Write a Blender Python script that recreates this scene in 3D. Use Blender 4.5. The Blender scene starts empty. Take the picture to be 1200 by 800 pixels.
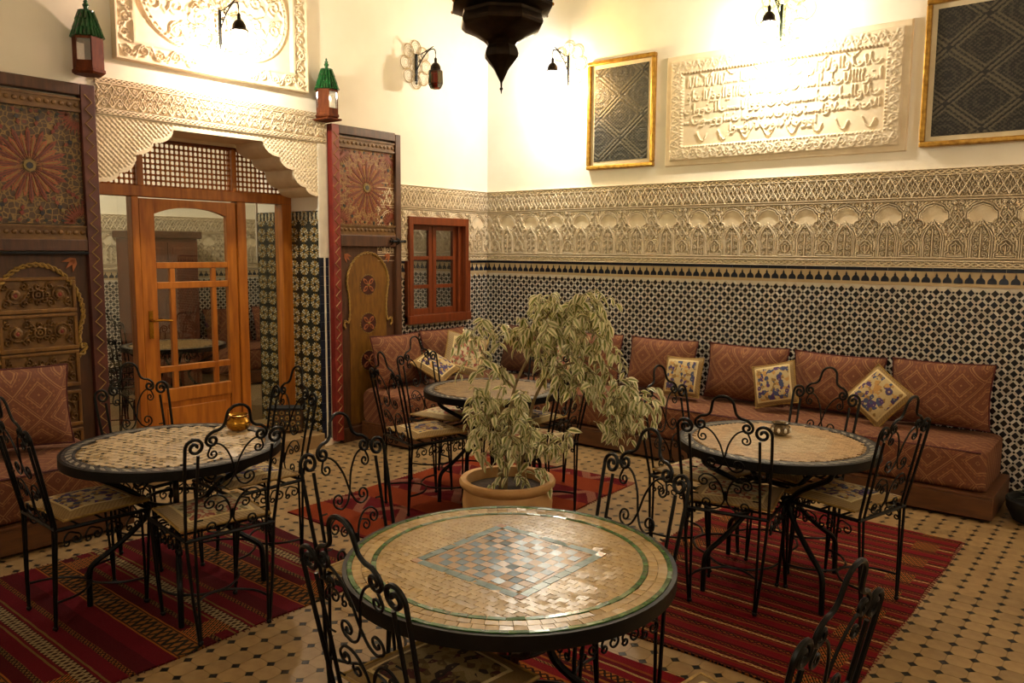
import bpy, bmesh, math, random
import numpy as np
from mathutils import Vector, Matrix
random.seed(7)
RNG = np.random.default_rng(5)
PI = math.pi
SC = bpy.context.scene
COL = SC.collection

# ------------------------------------------------------------------ camera
FPX, YAW, PIT, ROLL, CAMZ = 938.1, 39.131, 6.5086, 0.4054, 1.6
_y, _p, _r = math.radians(YAW), math.radians(PIT), math.radians(ROLL)
fwv = Vector((-math.sin(_y) * math.cos(_p), math.cos(_y) * math.cos(_p), -math.sin(_p)))
rg0 = Vector((math.cos(_y), math.sin(_y), 0)); up0 = rg0.cross(fwv)
rgv = rg0 * math.cos(_r) + up0 * math.sin(_r); upv = up0 * math.cos(_r) - rg0 * math.sin(_r)
cd = bpy.data.cameras.new('camera'); cam = bpy.data.objects.new('camera', cd); COL.objects.link(cam)
cd.sensor_width = 36; cd.sensor_fit = 'HORIZONTAL'; cd.lens = FPX / 1200 * 36
cd.clip_start = 0.02
mt = Matrix((rgv, upv, -fwv)).transposed().to_4x4(); mt.translation = (0, 0, CAMZ)
cam.matrix_world = mt
SC.camera = cam

# ------------------------------------------------------------------ world, exposure
SC.view_settings.view_transform = 'Standard'; SC.view_settings.look = 'None'
SC.view_settings.gamma = 1; SC.view_settings.use_curve_mapping = False
SC.view_settings.exposure = 0.95
W = bpy.data.worlds.new('world'); SC.world = W; W.use_nodes = True
W.node_tree.nodes['Background'].inputs[0].default_value = (0.02, 0.016, 0.012, 1)
W.node_tree.nodes['Background'].inputs[1].default_value = 0.3
WARM = (1.0, 0.92, 0.76)
SCONCE_W = 62.0          # every lit wall lantern
ROOM2_W = 70.0

XL, YB, XR, YF, ZC = -5.23, 6.03, 1.75, -1.9, 4.5

def lin(h):
    h = h.lstrip('#'); c = [int(h[i:i + 2], 16) / 255 for i in (0, 2, 4)]
    return tuple((x / 12.92 if x <= 0.04045 else ((x + 0.055) / 1.055) ** 2.4) for x in c)

# ------------------------------------------------------------------ node expression helper
class E:
    def __init__(s, g, sock): s.g, s.s = g, sock
    def _m(s, op, b=None, c=None): return s.g.math(op, s, b, c)
    def __add__(s, o): return s._m('ADD', o)
    __radd__ = __add__
    def __sub__(s, o): return s._m('SUBTRACT', o)
    def __rsub__(s, o): return s.g.math('SUBTRACT', o, s)
    def __mul__(s, o): return s._m('MULTIPLY', o)
    __rmul__ = __mul__
    def __truediv__(s, o): return s._m('DIVIDE', o)
    def __lt__(s, o): return s._m('LESS_THAN', o)
    def __gt__(s, o): return s._m('GREATER_THAN', o)
    def abs(s): return s._m('ABSOLUTE')
    def sin(s): return s._m('SINE')
    def fr(s): return s._m('FRACT')
    def fl(s): return s._m('FLOOR')
    def pow(s, o): return s._m('POWER', o)
    def max(s, o): return s._m('MAXIMUM', o)
    def min(s, o): return s._m('MINIMUM', o)
    def tri(s): return (s.fr() - 0.5).abs() * 2          # 1 at integers, 0 at half
class G:
    def __init__(s, name):
        s.m = bpy.data.materials.new(name); s.m.use_nodes = True
        s.t = s.m.node_tree; s.n = s.t.nodes; s.b = s.n['Principled BSDF']
        s._tc = None
    def new(s, k): return s.n.new(k)
    def link(s, a, b): s.t.links.new(a.s if isinstance(a, E) else a, b)
    def setin(s, inp, v):
        if isinstance(v, E): s.link(v, inp)
        elif isinstance(v, tuple): inp.default_value = (*v, 1) if len(v) == 3 else v
        else: inp.default_value = v
    def math(s, op, a, b=None, c=None):
        n = s.new('ShaderNodeMath'); n.operation = op
        for i, v in enumerate((a, b, c)):
            if v is not None: s.setin(n.inputs[i], v)
        return E(s, n.outputs[0])
    def tc(s):
        if not s._tc: s._tc = s.new('ShaderNodeTexCoord')
        return E(s, s._tc.outputs['Object'])
    def xyz(s):
        n = s.new('ShaderNodeSeparateXYZ'); s.link(s.tc(), n.inputs[0])
        return [E(s, n.outputs[i]) for i in range(3)]
    def vec(s, x, y, z):
        n = s.new('ShaderNodeCombineXYZ')
        for i, v in enumerate((x, y, z)): s.setin(n.inputs[i], v)
        return E(s, n.outputs[0])
    def noise(s, scale, detail=2, vec=None, rough=0.5):
        n = s.new('ShaderNodeTexNoise'); n.inputs['Scale'].default_value = scale
        n.inputs['Detail'].default_value = detail; n.inputs['Roughness'].default_value = rough
        s.link(vec or s.tc(), n.inputs['Vector']); return E(s, n.outputs[0])
    def voro(s, scale, vec=None, out='Color', feature='F1', rnd=1.0):
        n = s.new('ShaderNodeTexVoronoi'); n.feature = feature
        n.inputs['Scale'].default_value = scale; n.inputs['Randomness'].default_value = rnd
        s.link(vec or s.tc(), n.inputs['Vector']); return E(s, n.outputs[out])
    def chan(s, c):
        n = s.new('ShaderNodeSeparateColor'); s.link(c, n.inputs[0]); return [E(s, o) for o in n.outputs]
    def ramp(s, f, stops, const=False):
        n = s.new('ShaderNodeValToRGB'); cr = n.color_ramp
        if const: cr.interpolation = 'CONSTANT'
        while len(cr.elements) < len(stops): cr.elements.new(0.5)
        for e, (p, c) in zip(cr.elements, stops): e.position = p; e.color = (*(lin(c) if isinstance(c, str) else c), 1)
        s.link(f, n.inputs[0]); return E(s, n.outputs[0])
    def mix(s, f, a, b, mode='MIX'):
        n = s.new('ShaderNodeMix'); n.data_type = 'RGBA'; n.blend_type = mode
        s.setin(n.inputs[0], f)
        s.setin(n.inputs[6], lin(a) if isinstance(a, str) else a); s.setin(n.inputs[7], lin(b) if isinstance(b, str) else b)
        return E(s, n.outputs[2])
    def attr(s, name='Col'):
        n = s.new('ShaderNodeAttribute'); n.attribute_name = name; return E(s, n.outputs['Color'])
    def rand(s):
        n = s.new('ShaderNodeObjectInfo'); return E(s, n.outputs['Random'])
    def out(s, col, rough=0.5, metal=0.0, bump=None, bd=0.002, bs=0.6, spec=None, coat=0):
        s.setin(s.b.inputs['Base Color'], lin(col) if isinstance(col, str) else col)
        s.setin(s.b.inputs['Roughness'], rough); s.b.inputs['Metallic'].default_value = metal
        if spec is not None: s.b.inputs['Specular IOR Level'].default_value = spec
        if coat: s.b.inputs['Coat Weight'].default_value = coat; s.b.inputs['Coat Roughness'].default_value = 0.1
        if bump is not None:
            n = s.new('ShaderNodeBump'); n.inputs['Distance'].default_value = bd; n.inputs['Strength'].default_value = bs
            s.link(bump, n.inputs['Height']); s.t.links.new(n.outputs[0], s.b.inputs['Normal'])
        return s.m

# ------------------------------------------------------------------ materials
MT = {}
def noisy(name, a, b, scale=8, rough=0.5, metal=0, bump=0.001, stretch=(1, 1, 1), rnd=0.0, **k):
    g = G(name); x, y, z = g.xyz(); v = g.vec(x * stretch[0], y * stretch[1], z * stretch[2])
    n = g.noise(scale, 4, v); f = g.ramp(n, [(0.3, (0, 0, 0)), (0.7, (1, 1, 1))])
    c = g.mix(f, a, b)
    if rnd:
        c = g.mix(1.0, c, g.ramp(g.rand(), [(0, (1 - rnd,) * 3), (1, (1, 1, 1))]), 'MULTIPLY')
    MT[name] = g.out(c, rough, metal, n, bump, **k); return MT[name]
noisy('plaster', '#e9e1d0', '#f2eada', 3, 0.8, bump=0.003)
noisy('ceiling_plaster', '#d8ccb2', '#e2d6bd', 3, 0.9)
noisy('stucco', '#d6c4a4', '#e4d4b8', 14, 0.75, bump=0.001)
noisy('pale_stucco', '#d9c6a6', '#e4d3b6', 12, 0.75, bump=0.001)
noisy('iron', '#030303', '#070605', 30, 0.42, 0.0, bump=0.0006, spec=0.22)
noisy('dark_metal', '#1a120b', '#2a1d10', 40, 0.32, 0.7, bump=0.0008)
noisy('brass', '#8a5f1c', '#b8862f', 20, 0.25, 0.95, bump=0.0004)
noisy('gold_frame', '#8a6222', '#c39744', 26, 0.35, 0.75, bump=0.001)
noisy('pine', '#8a4a12', '#b26a20', 5, 0.33, bump=0.0005, stretch=(6, 6, 0.7))
noisy('window_wood', '#5f2a10', '#7c3a17', 6, 0.35, bump=0.0005, stretch=(5, 5, 0.7))
noisy('pale_brass', '#a8906a', '#cdb894', 40, 0.5, 0.2, bump=0.0006)
noisy('old_wood', '#3a200d', '#56321a', 7, 0.5, bump=0.001, stretch=(6, 6, 0.8))
noisy('carved_wood', '#553716', '#7a5726', 18, 0.5, bump=0.002)
noisy('arch_wood', '#5f3c10', '#7d5518', 9, 0.45, bump=0.001, stretch=(4, 4, 1))
noisy('bench_wood', '#4a2a12', '#633b1b', 7, 0.5, bump=0.001, stretch=(1, 5, 5))
noisy('dark_red_paint', '#3c150c', '#552214', 9, 0.5, bump=0.001)
noisy('beige_trim', '#b9a27c', '#c8b28d', 10, 0.6)
noisy('cupboard_wood', '#4a200e', '#67331a', 6, 0.45, stretch=(5, 5, 1))
noisy('red_paint', '#661812', '#86281a', 9, 0.5, bump=0.001)
noisy('rope_gold', '#7d6027', '#a6823c', 40, 0.5, bump=0.001)
noisy('petal_orange', '#8f4a1f', '#b0683a', 20, 0.55)
noisy('green_glaze', '#0d3d1c', '#1d6030', 25, 0.25, bump=0.001, rnd=0.35)
noisy('lamp_wood', '#4a1e0a', '#683214', 10, 0.7, stretch=(4, 4, 1), spec=0.15)
noisy('terracotta', '#a87a45', '#c39a62', 9, 0.65, bump=0.002)
noisy('soil', '#1d130c', '#3a2a1c', 60, 0.95, bump=0.01)
noisy('bark', '#6d5a38', '#93805a', 50, 0.8, bump=0.002)
noisy('mat_board', '#cbbd9d', '#d8caab', 12, 0.9)
noisy('black_and_shade', '#060505', '#0a0807', 10, 0.9)  # near-black of lid, bowl and strip; on banquette plinths it paints a shadow gap
noisy('white_trim', '#cfc5b4', '#dfd6c6', 10, 0.5)
noisy('blue_trim', '#0c1626', '#152440', 12, 0.3, rnd=0.4)
noisy('floor_tile', '#8a6c45', '#9d8056', 16, 0.42, bump=0.0008, rnd=0.22)
noisy('floor_dot', '#0b0c0e', '#17181a', 30, 0.35, rnd=0.4)
noisy('grout', '#6e5636', '#7b6240', 40, 0.9)
noisy('cream_glaze', '#9a783c', '#b39358', 22, 0.27, bump=0.0018, bs=0.7, rnd=0.25)
noisy('peach_glaze', '#8f6a3c', '#a88050', 22, 0.3, bump=0.0012, bs=0.5, rnd=0.2)
noisy('green_tile', '#28521f', '#437035', 22, 0.18, bump=0.0012, bs=0.5, rnd=0.3)
noisy('teal_tile', '#3d6064', '#6a8a86', 30, 0.28, bump=0.0012, bs=0.5, rnd=0.3)
noisy('slate_tile', '#2a4354', '#48687c', 30, 0.28, bump=0.0012, bs=0.5, rnd=0.3)
noisy('amber_tile', '#8d5420', '#a56a30', 22, 0.18, bump=0.0012, bs=0.5, rnd=0.2)
noisy('piping', '#3a0d0c', '#54140f', 30, 0.8)
noisy('ceramic', '#3a2c1c', '#8a7350', 45, 0.2)
g = G('tile_attr'); c = g.attr(); n = g.noise(60, 2)
MT['tile_attr'] = g.out(g.mix(1.0, c, g.ramp(n, [(0.25, (.72,) * 3), (0.75, (1, 1, 1))]), 'MULTIPLY'), 0.28, 0, n, 0.0008, 0.5)
g = G('mosaic_attr'); c = g.attr(); n = g.noise(70, 2)
MT['mosaic_attr'] = g.out(g.mix(1.0, c, g.ramp(n, [(0.25, (.7,) * 3), (0.75, (1, 1, 1))]), 'MULTIPLY'), 0.38, 0, n, 0.0012, 0.5, spec=1.0)
g = G('paint_attr'); c = g.attr(); n = g.noise(50, 3)
MT['paint_attr'] = g.out(g.mix(1.0, c, g.ramp(n, [(0.25, (.6,) * 3), (0.75, (1, 1, 1))]), 'MULTIPLY'), 0.5, 0, n, 0.001, 0.5)

def starpaint(name, base, cols, line):
    g = G(name); cells = g.voro(30, out='Color', rnd=.75); r = g.chan(cells)[0]
    ed = g.voro(30, out='Distance', feature='DISTANCE_TO_EDGE', rnd=.75); ctr = g.voro(30, out='Distance', rnd=.75)
    c = g.ramp(r, [(0, base), (.3, cols[0]), (.45, base), (.62, cols[1]), (.74, base), (.88, cols[2])], True)
    c = g.mix(ctr > .33, c, base); c = g.mix((ed < .07), c, line)
    n = g.noise(60, 3); MT[name] = g.out(g.mix(1.0, c, g.ramp(n, [(.3, (.65,) * 3), (.7, (1, 1, 1))]), 'MULTIPLY'), .5, 0, n, .001)
starpaint('star_paint_dark', '#4a3216', ('#6e2a14', '#22281e', '#7a5a24'), '#8a6c34')
starpaint('star_paint_light', '#7a4622', ('#8f3f1e', '#34302a', '#8a6a34'), '#a07a44')
def brocade(name, a, b, c):
    g = G(name); x, y, z = g.xyz(); t = y + z
    p = 0.27
    d = (x / p).tri() + (t / p).tri()
    ln = ((d * 2.0).fr() < 0.11).max(((d * 2.0 + 0.2).fr() < 0.06))
    sm = (((x / 0.024).tri() + (t / 0.024).tri()) > 1.25)
    band = ((d * 1.25).fr() > 0.55)
    n = g.noise(240, 2)
    col = g.mix(sm * band * 0.55, a, b)
    col = g.mix(ln * 0.6, col, c)
    col = g.mix(1.0, col, g.ramp(n, [(0.3, (.7,) * 3), (0.7, (1, 1, 1))]), 'MULTIPLY')
    MT[name] = g.out(col, 0.85, 0, n, 0.001, 0.5); return MT[name]
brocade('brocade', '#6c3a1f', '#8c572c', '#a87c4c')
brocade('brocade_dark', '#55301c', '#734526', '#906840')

def tapestry(name, base, flowers, border, half):
    g = G(name); x, y, z = g.xyz()
    m = x.abs().max(y.abs()) / half
    sh = g.vec(x + g.rand() * 7, y, 0.0)
    cells = g.voro(46, sh); r = g.chan(cells)[0]
    dist = g.voro(46, sh, 'Distance')
    fl = g.ramp(r, [(0, base), (0.3, flowers[0]), (0.45, flowers[1]), (0.58, base), (0.72, flowers[2]), (0.85, flowers[3])], True)
    fl = g.mix((dist < 0.17) * 0.8, fl, base)
    big = g.voro(13, sh, 'Distance')
    fl = g.mix((big < 0.30) * (g.chan(g.voro(13, sh))[0] > 0.55), fl, flowers[0]); fl = g.mix((big < 0.22), fl, flowers[1]); fl = g.mix((big < 0.09), fl, base)
    st = (((x + y) / 0.018).fr() < 0.4)
    bo = g.mix(st * 0.5, border, '#7d5a28')
    col = g.mix(m > 0.7, fl, bo)
    col = g.mix((m > 0.7) * (m < 0.76), col, '#d8c08a')
    n = g.noise(300, 1)
    col = g.mix(1.0, col, g.ramp(n, [(0.3, (.75,) * 3), (0.7, (1, 1, 1))]), 'MULTIPLY')
    MT[name] = g.out(col, 0.85, 0, n, 0.001, 0.5)
tapestry('tapestry_blue', '#c0a878', ('#3c4668', '#4a2f62', '#8a6a3a', '#b98a4a'), '#9c7f50', 0.17)
tapestry('tapestry_rose', '#c4b490', ('#8a4038', '#a86850', '#7d7450', '#c9a878'), '#a8906a', 0.18)
tapestry('tapestry_seat', '#b09a6e', ('#2c3050', '#46304e', '#70562e', '#8a7040'), '#97804f', 0.18)
tapestry('tapestry_brown', '#8a7448', ('#2a1a10', '#4a1c18', '#5c4420', '#77602f'), '#7d6132', 0.18)

def kilim(name, per, stops, motif, ox=0.0, blk=None):
    """stripes across local y; motif = (y0, y1, colour, x period) inside the period; blk = (x0, x1, t0, t1) end blocks"""
    g = G(name); x, y, z = g.xyz()
    wob = (g.noise(9, 2) - 0.5) * 0.010
    t = ((y + wob + ox) / per).fr()
    col = g.ramp(t, stops, True)
    for (a, b, c, xp) in motif:
        inb = (t > a) * (t < b)
        u = (t - a) / (b - a)
        tr = (x / xp).tri()
        zz = (tr - u).abs() < 0.2
        zz2 = ((x / xp + 0.5).tri() - u).abs() < 0.14
        dia = ((tr - 0.5).abs() + (u - 0.5).abs()) < 0.22
        col = g.mix(inb * zz.max(zz2).max(dia), col, c)
    nx = g.noise(26, 2, g.vec(x * 3, y * 30, 0.0))
    col = g.mix((nx > 0.62) * 0.25, col, '#6b3213')
    if blk:
        x0, x1, t0, t1 = blk
        m = (x.abs() > x0) * (x.abs() < x1) * (t > t0) * (t < t1)
        ck = ((x / 0.026).tri() - (t * per / 0.04).tri()).abs() < 0.45
        bc = g.mix(ck, '#8a3a12', '#1c120a'); bc = g.mix(((x / 0.013 + t * per / 0.02).fr() < 0.3) * 0.7, bc, '#b07a3a')
        col = g.mix(m, col, bc)
    w = g.noise(350, 1)
    col = g.mix(1.0, col, g.ramp(w, [(0.3, (.62,) * 3), (0.7, (1, 1, 1))]), 'MULTIPLY')
    MT[name] = g.out(col, 0.92, 0, w, 0.0015, 0.5, spec=0.1)
R1, R2, R3, OC, CR, DK = '#580814', '#43060e', '#6c0c16', '#8a5018', '#8f7444', '#190b08'
kilim('kilim_left', 0.60, [(0, R1), (.13, OC), (.142, '#3a200f'), (.155, '#7a4c1c'), (.31, '#3a200f'), (.322, OC), (.335, R2), (.42, '#6b5228'), (.46, R1), (.56, '#6b5228'), (.575, R1), (.60, '#2a1210'), (.69, R1), (.71, '#6b5228'), (.725, R1), (.83, '#7a4c1c'), (.87, R2)],
      [(.155, .31, '#1a1a10', .085), (.42, .46, DK, .05), (.60, .69, '#8f7c56', .055), (.83, .87, DK, .045)], 0.05, (.50, .63, .335, .60))
kilim('kilim_right', 0.26, [(0, R3), (.08, '#6e3612'), (.11, R1), (.15, '#7c4416'), (.22, R2), (.27, R3), (.37, '#6e3612'), (.40, R1), (.44, '#80481a'), (.50, R2), (.54, '#6e3612'), (.60, R3), (.72, '#8c6030'), (.74, R1), (.79, '#7c4416'), (.85, R2), (.90, R3)],
      [(.15, .23, DK, .06), (.44, .50, '#b59a62', .07), (.79, .85, DK, .05), (.54, .60, DK, .09)], 0.07, (.44, .56, .25, .75))
kilim('kilim_front', 0.34, [(0, R3), (.10, OC), (.2, '#8a4a18'), (.23, R3), (.36, '#94703a'), (.40, R1), (.46, OC), (.50, R2), (.56, OC), (.68, R3), (.80, '#a98e58'), (.83, R1), (.90, '#7a3a14'), (.94, R3)],
      [(.10, .2, DK, .07), (.36, .40, DK, .04), (.56, .68, '#20140c', .06), (.80, .83, CR, .03)], 0.02)
g = G('kilim_centre'); x, y, z = g.xyz()
t = (y + 1.0 + (g.noise(7, 2) - 0.5) * 0.03) / 2.0
ora = g.mix(g.ramp(g.noise(20, 3, g.vec(x * 6, y * 25, 0.0)), [(.35, (0, 0, 0)), (.65, (1, 1, 1))]), '#6b2410', '#943f1a')
red = g.mix(g.noise(30, 2), '#4c080e', '#681014')
sel = (((t * 4.0) + 0.35).fr() < 0.5)
col = g.mix(sel, ora, red)
mo = (((x / .36).tri() + ((t * 4.0) + 0.35).fr() * 2.0 - 0.5).abs() - 0.5).abs() < 0.2
col = g.mix(sel * mo * (((x / .012).fr() < 0.55)) * 0.55, col, '#b98a6a')
w = g.noise(350, 1)
col = g.mix(1.0, col, g.ramp(w, [(0.3, (.65,) * 3), (0.7, (1, 1, 1))]), 'MULTIPLY')
MT['kilim_centre'] = g.out(col, 0.92, 0, w, 0.0015, 0.5, spec=0.1)

def leafy(g, col):  # thin leaves let part of the light through
    tr = g.new('ShaderNodeBsdfTranslucent'); g.link(col, tr.inputs[0]); mx = g.new('ShaderNodeMixShader'); mx.inputs[0].default_value = .3
    g.t.links.new(g.b.outputs[0], mx.inputs[1]); g.t.links.new(tr.outputs[0], mx.inputs[2]); g.t.links.new(mx.outputs[0], g.n['Material Output'].inputs[0])
g = G('variegated_leaf'); x, y, z = g.xyz()
n = g.noise(90, 2)
edge = x.abs() + (n - 0.5) * 0.006
f = g.ramp(edge, [(0.0030, (0, 0, 0)), (0.0050, (1, 1, 1))])
col = g.mix(f, '#84903e', '#faf0c6')
col = g.mix(1.0, col, g.ramp(g.rand(), [(0, (.75,) * 3), (1, (1, 1, 1))]), 'MULTIPLY')
MT['variegated_leaf'] = g.out(col, 0.45, 0, n, 0.001)
leafy(g, col)
g = G('variegated_foliage'); c = g.attr(); MT['variegated_foliage'] = g.out(c, 0.45); leafy(g, c)

def glassmat(name, refl, tint=(1, 1, 1), rough=0.0, frost=0):
    m = bpy.data.materials.new(name); m.use_nodes = True; t = m.node_tree; t.nodes.clear()
    o = t.nodes.new('ShaderNodeOutputMaterial'); mx = t.nodes.new('ShaderNodeMixShader')
    a = t.nodes.new('ShaderNodeBsdfTransparent'); a.inputs[0].default_value = (*tint, 1)
    b = t.nodes.new('ShaderNodeBsdfGlossy'); b.inputs['Roughness'].default_value = rough
    mx.inputs[0].default_value = refl
    t.links.new(a.outputs[0], mx.inputs[1]); t.links.new(b.outputs[0], mx.inputs[2]); fin = mx
    if frost:
        f = t.nodes.new('ShaderNodeBsdfTranslucent'); f.inputs[0].default_value = (*tint, 1); m2 = t.nodes.new('ShaderNodeMixShader'); m2.inputs[0].default_value = frost
        t.links.new(mx.outputs[0], m2.inputs[1]); t.links.new(f.outputs[0], m2.inputs[2]); fin = m2
    t.links.new(fin.outputs[0], o.inputs[0])
    MT[name] = m
glassmat('door_glass', 0.08, (.86, .88, .86)); glassmat('window_glass', 0.42, (.5, .5, .5))
glassmat('lantern_glass', 0.15, (.9, .88, .85), .05)
for nm, tn in (('amber_pane', (1, .66, .3)), ('blue_pane', (.62, .72, 1)), ('rose_pane', (1, .72, .66)), ('green_pane', (.8, 1, .6)), ('clear_pane', (.95, .93, .9)),
               ('dim_red_pane', (.25, .05, .02)), ('dim_green_pane', (.06, .12, .05)), ('dim_blue_pane', (.05, .12, .18))): glassmat(nm, 0.08, tn, .1, 0 if nm.startswith('dim') else .3)
m = bpy.data.materials.new('bulb_glow'); m.use_nodes = True
m.node_tree.nodes['Principled BSDF'].inputs['Emission Color'].default_value = (1, .86, .62, 1)
m.node_tree.nodes['Principled BSDF'].inputs['Emission Strength'].default_value = 14
MT['bulb_glow'] = m

# ------------------------------------------------------------------ mesh builder
class MB:
    def __init__(s): s.v = []; s.f = []; s.c = []
    def add(s, vs, fs, col=None):
        o = len(s.v); s.v += [tuple(v) for v in vs]
        for f in fs: s.f.append(tuple(o + i for i in f)); s.c.append(col)
        return s
    def box(s, x0, x1, y0, y1, z0, z1, col=None):
        vs = [(x0, y0, z0), (x1, y0, z0), (x1, y1, z0), (x0, y1, z0), (x0, y0, z1), (x1, y0, z1), (x1, y1, z1), (x0, y1, z1)]
        return s.add(vs, [(3, 2, 1, 0), (4, 5, 6, 7), (0, 1, 5, 4), (1, 2, 6, 5), (2, 3, 7, 6), (3, 0, 4, 7)], col)
    def tube(s, pts, r, n=6, cap=True, closed=False, col=None):
        P = [Vector(p) for p in pts]; m = len(P)
        if m < 2: return s
        R = r if isinstance(r, (list, tuple)) else [r] * m
        T = []
        for i in range(m):
            if closed: t = P[(i + 1) % m] - P[i - 1]
            else: t = P[min(i + 1, m - 1)] - P[max(i - 1, 0)]
            T.append(t.normalized() if t.length > 1e-9 else Vector((0, 0, 1)))
        a = Vector((0, 0, 1)) if abs(T[0].z) < 0.9 else Vector((1, 0, 0))
        u = T[0].cross(a).normalized(); vs = []
        for i in range(m):
            u = u - T[i] * u.dot(T[i])
            u = u.normalized() if u.length > 1e-6 else T[i].orthogonal().normalized()
            w = T[i].cross(u)
            for k in range(n):
                q = 2 * PI * k / n; vs.append(P[i] + (u * math.cos(q) + w * math.sin(q)) * R[i])
        fs = []
        for i in range(m if closed else m - 1):
            j = (i + 1) % m
            for k in range(n): fs.append((i * n + k, i * n + (k + 1) % n, j * n + (k + 1) % n, j * n + k))
        if cap and not closed: fs += [tuple(reversed(range(n))), tuple((m - 1) * n + k for k in range(n))]
        return s.add(vs, fs, col)
    def lathe(s, prof, n=24, c=(0, 0, 0), rot=0, cap=True, col=None):
        vs = []; m = len(prof)
        for r, z in prof:
            for k in range(n):
                q = 2 * PI * k / n + rot; vs.append((c[0] + r * math.cos(q), c[1] + r * math.sin(q), c[2] + z))
        fs = [(i * n + k, i * n + (k + 1) % n, (i + 1) * n + (k + 1) % n, (i + 1) * n + k) for i in range(m - 1) for k in range(n)]
        if cap: fs += [tuple(reversed(range(n))), tuple((m - 1) * n + k for k in range(n))]
        return s.add(vs, fs, col)
    def ball(s, c, r, n=8, m=5, sc=(1, 1, 1), col=None):
        pr = [(max(1e-4, math.sin(PI * i / m)), -math.cos(PI * i / m)) for i in range(m + 1)]
        vs = []
        for a, z in pr:
            for k in range(n):
                q = 2 * PI * k / n; vs.append((c[0] + r * sc[0] * a * math.cos(q), c[1] + r * sc[1] * a * math.sin(q), c[2] + r * sc[2] * z))
        fs = [(i * n + k, i * n + (k + 1) % n, (i + 1) * n + (k + 1) % n, (i + 1) * n + k) for i in range(m) for k in range(n)]
        return s.add(vs, fs, col)
    def prism(s, poly, d0, d1, ax='z', col=None):
        """poly in 2d; extruded between d0 and d1: ax z -> (a,b,d); ax y -> (a,d,b)"""
        n = len(poly); f3 = (lambda a, b, d: (a, b, d)) if ax == 'z' else (lambda a, b, d: (a, d, b))
        vs = [f3(a, b, d0) for a, b in poly] + [f3(a, b, d1) for a, b in poly]
        fs = [tuple(reversed(range(n))), tuple(range(n, 2 * n))] + [(i, (i + 1) % n, n + (i + 1) % n, n + i) for i in range(n)]
        return s.add(vs, fs, col)
    def height(s, xs, zs, H, mask=None, col=None):
        H = np.array(H); nx, nz = len(xs), len(zs); o = len(s.v)
        for j in range(nz):
            for i in range(nx): s.v.append((float(xs[i]), -float(H[j, i]), float(zs[j])))
        for j in range(nz - 1):
            for i in range(nx - 1):
                if mask is not None and not mask[j, i]: continue
                a = o + j * nx + i; s.f.append((a, a + 1, a + nx + 1, a + nx)); s.c.append(col[j][i] if col is not None else None)
        return s
    def mesh(s, name, mat, smooth=True, ang=40, recalc=True):
        me = bpy.data.meshes.new(name); me.from_pydata(s.v, [], s.f)
        if mat is not None: me.materials.append(MT[mat] if isinstance(mat, str) else mat)
        if any(c is not None for c in s.c):
            at = me.color_attributes.new('Col', 'FLOAT_COLOR', 'CORNER'); arr = []
            for f, c in zip(s.f, s.c):
                c = c or (.5, .5, .5); arr += [c[0], c[1], c[2], 1.0] * len(f)
            at.data.foreach_set('color', arr)
        if recalc:
            bm = bmesh.new(); bm.from_mesh(me); bmesh.ops.recalc_face_normals(bm, faces=bm.faces); bm.to_mesh(me); bm.free()
        if smooth:
            me.polygons.foreach_set('use_smooth', [True] * len(me.polygons)); me.set_sharp_from_angle(angle=math.radians(ang))
        me.update(); return me
    def build(s, name, mat, parent=None, smooth=True, bev=0, **k):
        return put(name, s.mesh(name, mat, smooth, **k), parent, bev=bev)
def put(name, me, parent=None, loc=(0, 0, 0), rot=(0, 0, 0), bev=0):
    o = bpy.data.objects.new(name, me); COL.objects.link(o); o.location = loc; o.rotation_euler = rot
    if parent: o.parent = parent
    if bev:
        b = o.modifiers.new('bevel', 'BEVEL'); b.width = bev; b.segments = 2; b.limit_method = 'ANGLE'
    return o
def tag(o, label, cat, group=None):
    o['label'] = label; o['category'] = cat
    if group: o['group'] = group
    return o
def thing(name, label, cat, loc=(0, 0, 0), rz=0, group=None):
    o = bpy.data.objects.new(name, None); COL.objects.link(o); o.empty_display_size = 0.1
    o.location = loc; o.rotation_euler = (0, 0, rz); return tag(o, label, cat, group)
def struct(o): o['kind'] = 'structure'; return o
def dup(root, loc, rz, label):
    r = root.copy(); COL.objects.link(r); r.location = loc; r.rotation_euler = (0, 0, rz); r['label'] = label
    for ch in list(root.children):
        c = ch.copy(); COL.objects.link(c); c.parent = r
        for gch in list(ch.children):
            d = gch.copy(); COL.objects.link(d); d.parent = c
    return r
def box(name, mat, b, parent=None, bev=0, col=None): return MB().box(*b).build(name, mat, parent, smooth=False, bev=bev)

def crom(pts, k=5, closed=False):
    P = [np.array(p, float) for p in pts]; n = len(P); out = []
    rng = range(n if closed else n - 1)
    for i in rng:
        p0 = P[(i - 1) % n] if closed or i > 0 else P[0]; p1 = P[i]; p2 = P[(i + 1) % n]; p3 = P[(i + 2) % n] if closed or i + 2 < n else P[-1]
        for t in np.linspace(0, 1, k, endpoint=False):
            out.append(tuple(0.5 * ((2 * p1) + (-p0 + p2) * t + (2 * p0 - 5 * p1 + 4 * p2 - p3) * t * t + (-p0 + 3 * p1 - 3 * p2 + p3) * t ** 3)))
    if not closed: out.append(tuple(P[-1]))
    return out
def spiral(c, r0, r1, a0, sweep, n=14):
    """angles in degrees; from radius r0 at angle a0"""
    return [(c[0] + (r0 + (r1 - r0) * t) * math.cos(math.radians(a0 + sweep * t)), c[1] + (r0 + (r1 - r0) * t) * math.sin(math.radians(a0 + sweep * t))) for t in np.linspace(0, 1, n)]
def mirx(pts): return [(-p[0], *p[1:]) for p in pts]

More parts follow.
